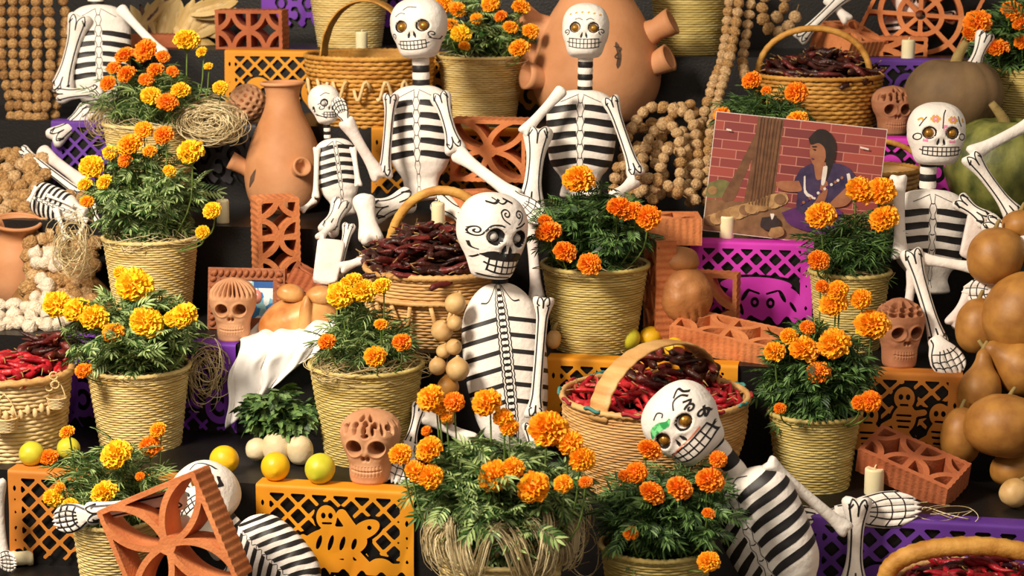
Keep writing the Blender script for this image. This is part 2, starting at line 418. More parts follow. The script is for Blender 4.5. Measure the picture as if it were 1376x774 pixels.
def foliage_mesh(fw, fd, fh, z0, matn, kind='marigold', nst=16, per=7, ln=0.075, spread=0.55, lean=(0, 0), droop=0.35, rg=None):
    rg = rg or RNG
    BV, BF = FROND[kind]; mb = MB()
    for i in range(nst):
        ph = i * 2.39996 + rg.normal(0, 0.3); q = math.sqrt((i + 0.5) / nst)
        tip = np.array([math.cos(ph) * q * fw + lean[0], math.sin(ph) * q * fd + lean[1], fh * (1.0 - 0.45 * q * q) * rg.uniform(0.75, 1.05)])
        b = np.array([tip[0] * 0.3, tip[1] * 0.3, 0]); mid = b * 0.5 + tip * 0.5; mid[:2] *= 0.8; mid[2] *= 1.15
        P = crom([b, mid, tip], 8) + np.array([0, 0, z0])
        mb.add(*tube(P, np.linspace(0.0028, 0.0014, 8), 4, False), 1)
        for j in range(per):
            s = (0.18 + 0.82 * (j + rg.random()) / per) * 6.99; k = int(s); p = P[k] * (1 - (s - k)) + P[k + 1] * (s - k)
            for sd in range(3 if j == per - 1 else 2):
                az = ph + (sd - 0.5) * 2.2 + rg.normal(0, 0.8); el = rg.normal(0.35, 0.35)
                L = ln * rg.uniform(0.7, 1.2)
                x = np.array([math.cos(az) * math.cos(el), math.sin(az) * math.cos(el), math.sin(el)])
                y = np.cross([0, 0, 1.0], x); y /= np.linalg.norm(y); z = np.cross(x, y)
                tw = rg.normal(0, 0.5); y, z = y * math.cos(tw) + z * math.sin(tw), z * math.cos(tw) - y * math.sin(tw)
                Q = BV.copy(); Q[:, 2] -= droop * Q[:, 0] ** 2
                mb.add(p + L * (Q @ np.stack([x, y, z])), BF, 0)
    return mb.mesh('foliage', [matn, 'stem'], smooth=False)
def tangle_mesh(n, rx, ry, rz, z0, r, matn, arc=1.4, seed=1, inner=0.3, k=3):
    rg = np.random.default_rng(seed); mb = MB()
    for i in range(n):
        a0 = rg.uniform(0, 6.28); da = rg.uniform(0.4, arc) * rg.choice([-1, 1]); m = 9
        a = np.linspace(a0, a0 + da, m); q = rg.uniform(inner, 1.0) * (1 + 0.25 * np.sin(np.linspace(0, rg.uniform(2, 6), m)))
        zz = z0 + rz * (rg.uniform(-0.4, 1) * (1 - 0.5 * q) + 0.35 * np.sin(np.linspace(rg.uniform(0, 6), rg.uniform(6, 10), m)))
        P = np.stack([rx * q * np.cos(a), ry * q * np.sin(a), zz], 1)
        mb.add(*tube(P, r * rg.uniform(0.6, 1.4), k, False))
    return mb.mesh('raffia', matn)

def marigold(label, px, py, t, wt, wb, hp, flowers, fol=None, leaf='leaf', kind='marigold', straw='straw', nst=16, per=7, ln=0.075,
             raffia=0, rafm='raffia', yoff=0.0, lean=0.0, tilt=0.0, group='marigolds potted in straw baskets', z=None, gap=True, fy=0.0, pitch=0.0066, rz=0.03, base_y=None):
    p = sit(px, py, t) if base_y is None else onY(px, py, base_y)
    s = pxm(p); rb, rt = wb / 2 / s, wt / 2 / s; h = hp / s / 0.97
    c = Vector((p.x, p.y + rb + yoff, TZ[t] if z is None else z))
    c = back_clear(px, py, t, c, rt) if yoff == 0 else c
    root = thing('potted_marigold', label, 'flower pot', c, (0, math.radians(tilt), 0), group)
    b = obj('basket', weave_mesh(rt, rb, h, straw, pitch=pitch), root)
    obj('rim', rim_mesh(rt + 0.001, h + 0.002, 0.0065, straw), b)
    zs = h - 0.035
    g = np.linspace(0, 1, 6); so = lathe(np.column_stack([(rt - 0.012) * (1 - g) + 0.001, zs + 0.02 * g]), 24, True, True)
    obj('soil', MB().add(*so).mesh('soil', 'soil'), root)
    fw, fh = (fol[0] / 2 / s, fol[1] / s) if fol else (rt * 1.1, h * 0.8)
    stuff(obj('foliage', foliage_mesh(fw, fw * 0.85, fh + 0.03, zs, leaf, kind, nst, per, ln, lean=(lean / s, -0.02)), root))
    if raffia:
        stuff(obj('raffia', tangle_mesh(raffia, rt * 1.0, rt * 1.0, rz, h - 0.005, 0.0011, rafm, 2.2, int(px)), root))
    st = MB()
    inv = Matrix.Rotation(-math.radians(tilt), 4, 'Y')
    for i, fl in enumerate(flowers):
        fx, fyy, d, colr = fl[:4]
        zr = (py - hp - fyy) / max(1, fh * s); off = fl[4] if len(fl) > 4 else rt * min(1.0, max(0.0, 1.0 - zr * 0.90)) + 0.068
        w = onY(fx, fyy, c.y - off + fy); q = inv @ (w - c)
        dd = d / pxm(w)
        f = put_flower(root, q, dd, colr, small=(len(fl) > 5))
        ax = f.matrix_basis.to_3x3() @ Vector((0, 0, 1)); ax.normalize()
        e = q - ax * dd * 0.42
        b0 = Vector((q.x * 0.35, min(q.y, 0) * 0.3, zs)); mid = (b0 + e) / 2; mid.x = e.x * 0.8 + b0.x * 0.2; mid.y = e.y * 0.75
        if e.z < zs + 0.03: mid.z = max(mid.z, zs + 0.07)
        st.add(*tube(crom([b0, mid, e], 8), 0.0021, 5, False))
    if flowers: stuff(obj('flower_stems', st.mesh('flower_stems', 'stem'), root))
    return root, c, rt, h, s

# ------------------------------------------------------------------ skeleton figures
HR = np.array([  # z, half width, front, back
    (0.600, 0.01, 0.01, 0.01), (0.592, 0.12, 0.12, 0.12), (0.565, 0.22, 0.20, 0.23), (0.50, 0.335, 0.32, 0.36), (0.40, 0.42, 0.41, 0.46),
    (0.25, 0.483, 0.475, 0.53), (0.08, 0.50, 0.50, 0.55), (-0.08, 0.482, 0.495, 0.51), (-0.22, 0.43, 0.485, 0.40), (-0.34, 0.375, 0.475, 0.26),
    (-0.46, 0.335, 0.46, 0.15), (-0.56, 0.295, 0.43, 0.10), (-0.62, 0.24, 0.37, 0.08), (-0.645, 0.12, 0.25, 0.05), (-0.648, 0.01, 0.12, 0.01)])
def head_geo(w, eyes=((-0.195, -0.03), (0.195, -0.03)), er=0.105, nose=True, jaw=1.0, nz=72, na=80):
    z = np.interp(np.linspace(0, 1, nz), np.linspace(0, 1, len(HR)), HR[:, 0])
    tt = np.interp(z[::-1], HR[::-1, 0], np.arange(len(HR))[::-1])[::-1]
    R = crom(HR, (len(HR) - 1) * 8 + 1); ti = np.linspace(0, len(HR) - 1, len(R))
    col = [np.interp(tt, ti, R[:, k]) for k in range(4)]; z, wx, yf, yb = col
    wx = wx * np.where(z < 0, 1 + (jaw - 1) * np.clip(-z / 0.5, 0, 1), 1)
    a = np.arange(na) * 2 * PI / na; ca, sa = np.cos(a), np.sin(a); e = 0.9
    X = wx[:, None] * np.sign(ca) * np.abs(ca) ** e
    Y = np.where(sa < 0, yf[:, None], yb[:, None]) * np.sign(sa) * np.abs(sa) ** e
    Z = np.repeat(z[:, None], na, 1)
    fr = Y < -0.1
    for ex, ez in eyes:
        d = np.hypot((X - ex) / 1.0, (Z - ez) / 1.05) / er
        Y = Y + np.where(fr, 0.13 / (1 + np.exp((d - 0.92) * 9)), 0)
        Y = Y - np.where(fr, 0.02 * np.exp(-((d - 1.25) / 0.25) ** 2), 0)
    if nose:
        for sx in (-1, 1):
            d = np.hypot((X - sx * (0.048 + 0.22 * (-0.20 - Z) * 0.3)) / 0.032, (Z + 0.21) / 0.075)
            Y = Y + np.where(fr, 0.06 / (1 + np.exp((d - 1) * 5)), 0)
        Y = Y - np.where(fr, 0.03 * np.exp(-((X / 0.07) ** 2 + ((Z + 0.18) / 0.12) ** 2)), 0)
    for sx in (-1, 1):                                     # cheek bones
        Y = Y - np.where(fr, 0.018 * np.exp(-(((X - sx * 0.27) / 0.11) ** 2 + ((Z + 0.22) / 0.08) ** 2)), 0)
    V = np.stack([X, Y, Z], -1).reshape(-1, 3) * w
    F_ = [tuple(reversed(q)) for q in grid_faces(nz, na)] + [tuple(range(na)), tuple((nz - 1) * na + j for j in range(na - 1, -1, -1))]
    return V, F_
def spiral(cx, cz, r, turns=1.6, dirn=1, a0=0.0, n=16, tail=None):
    t = np.linspace(0.12, 1, n); a = a0 + dirn * t * turns * 2 * PI
    P = [(cx + r * q * math.cos(b), cz + r * q * math.sin(b)) for q, b in zip(t, a)]
    if tail: P += list(tail)
    return P
def circ(cx, cz, r, rz=None, n=20): return [(cx + r * math.cos(i * 2 * PI / n), cz + (rz or r) * math.sin(i * 2 * PI / n)) for i in range(n + 1)]
def teeth(cx, cz, w, h, n=6, lw=0.014, curve=0.03, corner=0.05):
    S = []; f = lambda x: curve * (2 * (x - cx) / w) ** 2
    for row in (-1, 0, 1):
        xs = np.linspace(cx - w / 2, cx + w / 2, 9); S.append(([(x, cz + row * h / 2 * (1 - 0.18 * abs(2 * (x - cx) / w) ** 3) + f(x)) for x in xs], lw))
    for i in range(n + 1):
        x = cx - w / 2 + w * i / n; S.append(([(x, cz - h / 2 * 0.95 + f(x)), (x, cz + f(x)), (x, cz + h / 2 * 0.95 + f(x))], lw * 0.9))
    S.append(([(cx + w / 2, cz + f(cx + w / 2)), (cx + w / 2 + corner, cz + f(cx + w / 2) + 0.03)], lw)); S.append(([(cx - w / 2, cz + f(cx - w / 2)), (cx - w / 2 - corner, cz + f(cx - w / 2) + 0.03)], lw))
    return S
def eyering(er=0.108, lw=0.016): return [(circ(sx * 0.195, -0.03, er, er * 1.05), lw) for sx in (-1, 1)]
def nosefill(lw=0.05): return [([(sx * 0.035, -0.135), (sx * 0.05, -0.21), (sx * 0.068, -0.275)], [0.012, lw, lw * 0.55], 0, 't') for sx in (-1, 1)]
class Skel:
    def __init__(s, label, base, group=None, name='skeleton_figure'):
        s.root = thing(name, label, 'skeleton', base, (0, 0, 0), group); s.inv = Matrix.Translation(-Vector(base))
        s.base = Vector(base)
    def put(s, name, me, mw, parent=None):
        o = obj(name, me, parent or s.root)
        o.matrix_local = (s.inv @ mw) if parent is None else mw
        return o
    def head(s, px, py, Y, wp, yaw=0, pitch=0, roll=0, paint=(), mats=('paint',), eye='eye_gold', eyes=True, mat_='papier', jaw=1.0, hsq=1.0, eyer=0.085):
        p = onY(px, py, Y); w = wp / pxm(p)
        V, F_ = head_geo(w, jaw=jaw); V = V * np.array([1, 1, hsq])
        B = frame_to(UP, -FWD, p) @ Matrix.Rotation(math.radians(roll), 4, 'Y') @ Matrix.Rotation(math.radians(yaw), 4, 'Z') @ Matrix.Rotation(math.radians(pitch), 4, 'X')
        h = s.put('skull', MB().add(V, F_).mesh('skull', mat_), B)
        if eyes:
            SV, SF = ssphere(14, 10); er = eyer * w
            em = MB().add(SV * er, SF).mesh('eye', eye)
            for sx in (-1, 1): o = obj('eye', em, h, loc=(sx * 0.195 * w, -0.375 * w, -0.03 * w * hsq))
        bv = bvh_of(V, F_)
        P = []
        for st in paint:
            q = list(st); q[0] = [(a * w, b * w * hsq) for a, b in st[0]]; q[1] = st[1] * w if np.isscalar(st[1]) else [x * w for x in st[1]]
            P.append(tuple(q))
        me = strokes_mesh('painted_lines', bv, front_proj, P, list(mats))
        if me: obj('painted_lines', me, h)
        s.hm = B; s.hw = w
        return h
    def neck(s, a, b, wp, n=5, first=0):
        p0, p1 = onY(*a), onY(*b); r = wp / 2 / pxm(p0); L = (p1 - p0).length
        mb = MB(); m = 20; ang = np.arange(m) * 2 * PI / m
        for i in range(n):
            zs = np.linspace(L * i / n, L * (i + 1) / n, 4); rr = r * np.array([0.97, 1.03, 1.03, 0.97])
            V = np.stack([rr[:, None] * np.cos(ang), rr[:, None] * np.sin(ang), np.repeat(zs[:, None], m, 1)], -1).reshape(-1, 3)
            mb.add(V, grid_faces(4, m), (i + first) % 2)
        return s.put('neck', mb.mesh('neck', ['paint', 'papier']), frame_to(p1 - p0, -FWD, p0))
    def torso(s, a, b, wp, yaw=0, style='bands', nrib=6, waist=True, mat_='papier', dep=0.56, lw=None, r0=0.2, r1=0.72, spw=0.13, lift=0.0):
        p0, p1 = onY(*a), onY(*b); L = (p1 - p0).length; w = wp / 2 / pxm((p0 + p1) / 2)
        if waist: pr = [(0, .05), (.015, .45), (.05, .72), (.11, .92), (.2, 1.0), (.35, 1.0), (.5, .97), (.64, .9), (.72, .78), (.79, .60), (.86, .53), (.93, .58), (.98, .55), (1.0, .05)]
        else: pr = [(0, .05), (.012, .30), (.04, .50), (.10, .72), (.2, .92), (.35, 1.0), (.5, 1.0), (.65, .95), (.78, .86), (.88, .72), (.95, .5), (.99, .28), (1.0, .05)]
        pr = crom(pr, 60); na = 56; an = np.arange(na) * 2 * PI / na
        wx = np.maximum(pr[:, 1], 0.02) * w; zz = -pr[:, 0] * L
        ca, sa = np.cos(an), np.sin(an)
        X = wx[:, None] * np.sign(ca) * np.abs(ca) ** 0.85; Y = wx[:, None] * dep * np.sign(sa) * np.abs(sa) ** 0.9
        if style != 'lines': Y = Y * (1 + 0.025 * np.cos((pr[:, 0] - r0) / ((r1 - r0) / nrib) * 2 * PI)[:, None])
        V = np.stack([X, Y, np.repeat(zz[:, None], na, 1)], -1).reshape(-1, 3)
        F_ = [tuple(reversed(q)) for q in grid_faces(60, na)] + [tuple(range(na)), tuple(59 * na + j for j in range(na - 1, -1, -1))]
        B = frame_to(p0 - p1, -FWD, p0) @ Matrix.Rotation(math.radians(yaw), 4, 'Z')
        t = s.put('torso', MB().add(V, F_).mesh('torso', mat_), B)
        bv = bvh_of(V, F_)
        # cylinder-like projection: u in metres of arc, v height
        def pj(u, v):
            an = u / w
            return (3 * w * math.sin(an), -3 * w * math.cos(an), v), (-math.sin(an), math.cos(an), 0)
        S = []; rl = L * (r1 - r0) / nrib
        hb = spw * w * 1.25
        if style in ('bands', 'chain'):
            lw = lw or rl * 0.50
            for i in range(nrib):
                z = -L * r0 - rl * (i + 0.5)
                for sg in (-1, 1):
                    S.append(([(sg * hb * 1.25, z + rl * 0.12), (sg * w * 0.6, z + rl * 0.06), (sg * w * 1.15, z - rl * 0.10), (sg * w * 1.75, z - rl * 0.15)], [lw * 0.85, lw, lw * 1.1, lw * 0.8], 0))
            z = -L * 0.06; k = 0; ll = 0.0022 if w > 0.05 else 0.0015; zl = []
            zend = -L * (0.93 if waist else 0.9)
            nn = int((z - zend) / (rl * 1.0)); zs = np.linspace(z, zend, nn * 4 + 1)
            for sg in (-1, 1): S.append(([(sg * hb * (0.85 + 0.3 * math.cos((q - z) / rl * 2 * PI)), q) for q in zs], ll * 1.4))
            for k in range(nn):
                q = z + (zend - z) * (k + 0.5) / nn; S.append(([(-hb * 0.7, q), (0, q - rl * 0.06), (hb * 0.7, q)], ll * 1.2))
            for sg in (-1, 1): S.append(([(sg * hb, -L * .05), (sg * w * 0.5, -L * 0.075), (sg * w * 0.9, -L * 0.12)], ll))
        elif style == 'lines':                              # thin ribs with a chain-like spine
            lw = lw or L * 0.026
            for i in range(nrib):
                z = -L * r0 - rl * (i + 0.5)
                for sg in (-1, 1):
                    S.append(([(sg * hb * 1.0, z + rl * 0.2), (sg * w * 0.6, z + rl * 0.08), (sg * w * 1.2, z - rl * 0.12), (sg * w * 1.7, z - rl * 0.2)], lw, 0))
            nch = 26; zs = np.linspace(-L * 0.015, -L * 0.95, nch); rr = (zs[0] - zs[1]) * 0.62
            for k in range(nch - 1):
                q = (zs[k] + zs[k + 1]) / 2; S.append((circ(0, q, hb * 0.66, rr, 12), 0.0046))
                S.append(([(-hb * 0.9, q + rr), (-hb * 1.05, q), (-hb * 0.9, q - rr)], 0.004)); S.append(([(hb * 0.9, q + rr), (hb * 1.05, q), (hb * 0.9, q - rr)], 0.004))
            for sg in (-1, 1): S.append(([(sg * hb * 1.2, -L * 0.02), (sg * w * 0.42, -L * 0.075), (sg * w * 0.6, -L * 0.125), (sg * w * 0.85, -L * 0.125)], 0.004))
        elif style == 'chevron':
            lw = lw or rl * 0.46
            for i in range(nrib):
                z = -L * r0 - rl * (i + 0.5)
                for sg in (-1, 1):
                    S.append(([(sg * hb * 0.4, z + rl * 0.55), (sg * w * 0.6, z), (sg * w * 1.15, z - rl * 0.7), (sg * w * 1.7, z - rl * 0.9)], [lw * 0.85, lw, lw * 1.05, lw * 0.8], 0))
            S.append(([(hb * 0.5 * (-1) ** k, -L * 0.1 - k * L * 0.035) for k in range(22)], 0.002))
        if lift: S = [([(u_, v_ + (lift * u_ if abs(u_) > hb * 1.2 else 0)) for u_, v_ in q[0]],) + tuple(q[1:]) for q in S]
        me = strokes_mesh('painted_ribs', bv, pj, S, ['paint'])
        if me: obj('painted_ribs', me, t)
        return t
    def bone(s, a, b, wp, name='arm_bone', paint=True, mat_='papier', knob=1.30, knob1=None, face=None, lw=0.0034, flat=0.8, tap=1.0):
        p0 = onY(*a) if not isinstance(a, Vector) else a; p1 = onY(*b) if not isinstance(b, Vector) else b
        L = (p1 - p0).length; r = wp / 2 / pxm((p0 + p1) / 2); knob = knob if paint else min(knob, 1.16); knob1 = knob if knob1 is None else knob1
        n = 40; t = np.linspace(0, 1, n); k = 1.6 * r / L
        g0 = np.exp(-((t - 0.35 * k) / (1.05 * k)) ** 2); g1 = np.exp(-((1 - t - 0.35 * k) / (1.05 * k)) ** 2)
        rad = r * (0.80 + 0.06 * np.cos(t * 2 * PI)) * (1 + (tap - 1) * t) + r * (knob - 0.8) * g0 + r * (knob1 * tap - 0.8 * tap) * g1
        e = np.minimum(t, 1 - t) * L; capf = np.sqrt(np.clip(1 - (1 - np.clip(e / (0.75 * r), 0, 1)) ** 2, 0.0, 1)); rad = np.maximum(rad * capf, 0.0006)
        na = 22; an = np.arange(na) * 2 * PI / na
        X = rad[:, None] * np.cos(an); Y = rad[:, None] * np.sin(an) * flat; Z = (t * L)[:, None] + 0 * an
        notch = np.exp(-(X / (0.45 * r)) ** 2) * r * 0.55
        Z = Z - notch * (g1 ** 2)[:, None] + notch * (g0 ** 2)[:, None] * (1 if knob > 1.1 else 0)
        V = np.stack([X, Y, Z], -1).reshape(-1, 3); F_ = grid_faces(n, na) + [tuple(range(na - 1, -1, -1)), tuple((n - 1) * na + j for j in range(na))]
        B = frame_to(p1 - p0, face if face is not None else -FWD, p0)
        o = s.put(name, MB().add(V, F_).mesh(name, mat_), B)
        if paint:
            bv = bvh_of(V, F_); S = []
            q = r * 0.52
            ts = np.linspace(0.10, 0.90, 10)
            for sg in (-1, 1):
                S.append(([(sg * np.interp(x, t, rad) * 0.62, x * L) for x in ts], lw))
            for e0, dr in ((0.0, 1), (1.0, -1)):
                kk = knob if e0 == 0 else knob1
                if kk < 1.1: continue
                z0 = e0 * L + dr * r * 0.55; zr = e0 * L + dr * 0.10 * L
                S.append(([(-0.50 * r, zr), (-0.85 * r, z0 + dr * r * 0.9), (-0.62 * r, z0), (-0.1 * r, z0 + dr * r * 0.55), (0, z0 + dr * r * 1.6)], lw))
                S.append(([(0.50 * r, zr), (0.85 * r, z0 + dr * r * 0.9), (0.62 * r, z0), (0.1 * r, z0 + dr * r * 0.55), (0, z0 + dr * r * 1.6)], lw))
            me = strokes_mesh('painted_lines', bv, front_proj, S, ['paint'])
            if me: obj('painted_lines', me, o)
        return o
    def plank(s, a, b, wp, name='thigh', mat_='papier_pink', th=0.3, tap=0.85, face=None):
        p0, p1 = onY(*a), onY(*b); L = (p1 - p0).length; w = wp / 2 / pxm((p0 + p1) / 2); n = 24; t = np.linspace(0, 1, n)
        e = np.sqrt(np.clip(1 - (1 - np.clip(np.minimum(t, 1 - t) * L / (0.35 * w), 0, 1)) ** 2, 0.05, 1)); hw = w * (1 + (tap - 1) * t) * e
        na = 28; an = np.arange(na) * 2 * PI / na; ca, sa = np.cos(an), np.sin(an)
        X = hw[:, None] * np.sign(ca) * np.abs(ca) ** .35; Y = (w * th * e)[:, None] * np.sign(sa) * np.abs(sa) ** .35
        V = np.stack([X, Y, (t * L)[:, None] + 0 * an], -1).reshape(-1, 3)
        F_ = grid_faces(n, na) + [tuple(range(na - 1, -1, -1)), tuple((n - 1) * na + j for j in range(na))]
        return s.put(name, MB().add(V, F_).mesh(name, mat_), frame_to(p1 - p0, face if face is not None else -FWD, p0))
    def paddle(s, a, b, wp, name='hand', face=None, nf=5, mat_='papier', thick=0.3, lw=0.0026, paint=True):
        p0 = onY(*a) if not isinstance(a, Vector) else a; p1 = onY(*b) if not isinstance(b, Vector) else b
        L = (p1 - p0).length; w = wp / 2 / pxm((p0 + p1) / 2)
        ns, nx = 26, 31; sgrid = np.linspace(0, 1, ns); hw = np.interp(sgrid, [0, .12, .35, .6, .8, .93, 1], [.42, .5, .82, 1.0, 1.0, .86, .60]) * w
        th = np.interp(sgrid, [0, .3, .6, .9, 1], [.9, 1.0, .8, .6, .25]) * w * thick
        xx = np.linspace(-1, 1, nx)
        top = []; bot = []
        for i in range(ns):
            X = hw[i] * xx; pr = np.sqrt(np.clip(1 - np.abs(xx) ** 2.6, 0, 1))
            fg = np.clip((sgrid[i] - 0.5) / 0.2, 0, 1); groove = 1 - 0.42 * fg * (0.5 + 0.5 * np.cos(xx * nf * PI + (PI if nf % 2 else 0) )) ** 2
            Z = sgrid[i] * L + 0.07 * L * np.clip((sgrid[i] - 0.7) / 0.3, 0, 1) * (0.5 - 0.5 * np.cos(xx * nf * PI + (PI if nf % 2 else 0))) * (1) - 0.10 * L * xx ** 2 * sgrid[i] ** 3
            top.append(np.stack([X, -th[i] * pr * groove, Z], 1)); bot.append(np.stack([X, th[i] * pr * 0.8 + 0.0005, Z], 1))
        T = np.array(top).reshape(-1, 3); Bt = np.array(bot).reshape(-1, 3); m = ns * nx
        F_ = grid_faces(ns, nx, False) + [tuple(reversed(q)) for q in grid_faces(ns, nx, False, m)]
        for i in range(ns - 1):
            F_.append((i * nx, (i + 1) * nx, m + (i + 1) * nx, m + i * nx)); F_.append((i * nx + nx - 1, m + i * nx + nx - 1, m + (i + 1) * nx + nx - 1, (i + 1) * nx + nx - 1))
        for j in range(nx - 1):
            F_.append((j, m + j, m + j + 1, j + 1)); q = (ns - 1) * nx; F_.append((q + j, q + j + 1, m + q + j + 1, m + q + j))
        V = np.vstack([T, Bt])
        B = frame_to(p1 - p0, face if face is not None else -FWD, p0)
        o = s.put(name, MB().add(V, F_).mesh(name, mat_), B)
        if paint:
            bv = bvh_of(V, F_); S = []
            for i in range(1, nf): 
                x = (-1 + 2 * i / nf) * w * 0.95; S.append(([(x * 0.55, 0.42 * L), (x * 0.92, 0.62 * L), (x * 0.95, 0.8 * L), (x * 0.88, 0.97 * L)], lw))
            for v, q in ((0.5, .75), (0.68, .93), (0.84, .9)):
                S.append(([(-w * q, (v - 0.09) * L), (-w * q * 0.5, v * L), (0, (v + 0.02) * L), (w * q * 0.5, v * L), (w * q, (v - 0.09) * L)], lw))
            S.append(([(-w * 0.35, 0.04 * L), (-w * 0.42, 0.2 * L), (-w * 0.74, 0.40 * L), (-w * 0.92, 0.62 * L), (-w * .9, .8 * L)], lw)); S.append(([(w * 0.35, 0.04 * L), (w * 0.42, 0.2 * L), (w * 0.74, 0.40 * L), (w * 0.92, 0.62 * L), (w * .9, .8 * L)], lw))
            me = strokes_mesh('painted_lines', bv, front_proj, S, ['paint'])
            if me: obj('painted_lines', me, o)
        return o

# ------------------------------------------------------------------ pierced brick
def brick_field(kind, a, b, units):
    tf, tb = 0.013, 0.0075
    def f(X, Y):
        rid = 0.0009 * np.cos(np.where(np.abs(X) / a > np.abs(Y) / b, Y, X) * 2 * PI / 0.019)
        rect = np.maximum(np.abs(X) - a, np.abs(Y) - b) + 0.0012 + rid
        inner = -(np.maximum(np.abs(X) - (a - tf), np.abs(Y) - (b - tf)))
        fr = inner
        hb = b / units; web = np.full_like(X, 9.0)
        for u in range(units):
            cy = -b + hb * (2 * u + 1); y = (Y - cy); ins = np.maximum(np.abs(y) - hb, -9)
            sx, sy = X / a, y / hb; sc = min(a, hb)
            w = np.full_like(X, 9.0)
            if kind == 'petal':
                for cx, c2 in ((1, 0), (-1, 0), (0, 1), (0, -1)): w = np.minimum(w, np.abs(np.hypot(sx - cx, sy - c2) - 1.0) * sc - tb)
                w = np.minimum(w, np.abs(np.hypot(sx, sy) * sc - 0.016) - 0.006)
            elif kind == 'quarter':
                for cx in (1, -1):
                    for c2 in (1, -1): w = np.minimum(w, np.abs(np.hypot(sx - cx, sy - c2) - 0.93) * sc - tb)
            elif kind == 'web':
                w = np.minimum(w, np.abs(np.hypot(sx, sy) - 0.42) * sc - tb); w = np.minimum(w, np.abs(np.hypot(sx, sy) - 0.80) * sc - tb)
                for k in range(4):
                    an = k * PI / 4 + PI / 8; w = np.minimum(w, np.maximum(np.abs(sx * math.cos(an) - sy * math.sin(an)) * sc - tb * 0.9, 0.10 - np.hypot(sx, sy)))
            w = np.maximum(w, ins); web = np.minimum(web, w)
            if units > 1 and u < units - 1: web = np.minimum(web, np.abs(Y - (cy + hb)) - tf * 0.6)
        return np.maximum(np.minimum(fr, web), rect)
    return f
_bc = {}
def brick_mesh(kind, w, h, d, units, matn):
    k = (kind, round(w, 3), round(h, 3), round(d, 3), units, matn)
    if k not in _bc:
        a, b = w / 2, h / 2; m = 0.004; nx = int(w / 0.0022); ny = int(h / 0.0022)
        V2, P, S = march(brick_field(kind, a, b, units), -a - m, a + m, -b - m, b + m, nx, ny)
        # split frame and web visually in one fired body
        V, F_ = extrude(V2, P, S, d)
        _bc[k] = MB().add(V, F_).mesh('brick_body', matn, smooth=False)
    return _bc[k]
def brick(label, mw, kind='petal', w=0.2, h=0.2, d=0.09, units=1, matn='brick', group='pierced terracotta bricks'):
    """local: pattern face in x-z facing -y, depth along +y, origin at the centre of the front face"""
    o = obj('pierced_brick', brick_mesh(kind, w, h, d, units, matn)); o.matrix_local = mw
    return tag(o, label, 'brick', group)
def rotm(rx=0, ry=0, rz=0): return Matrix.Rotation(math.radians(rz), 4, 'Z') @ Matrix.Rotation(math.radians(ry), 4, 'Y') @ Matrix.Rotation(math.radians(rx), 4, 'X')

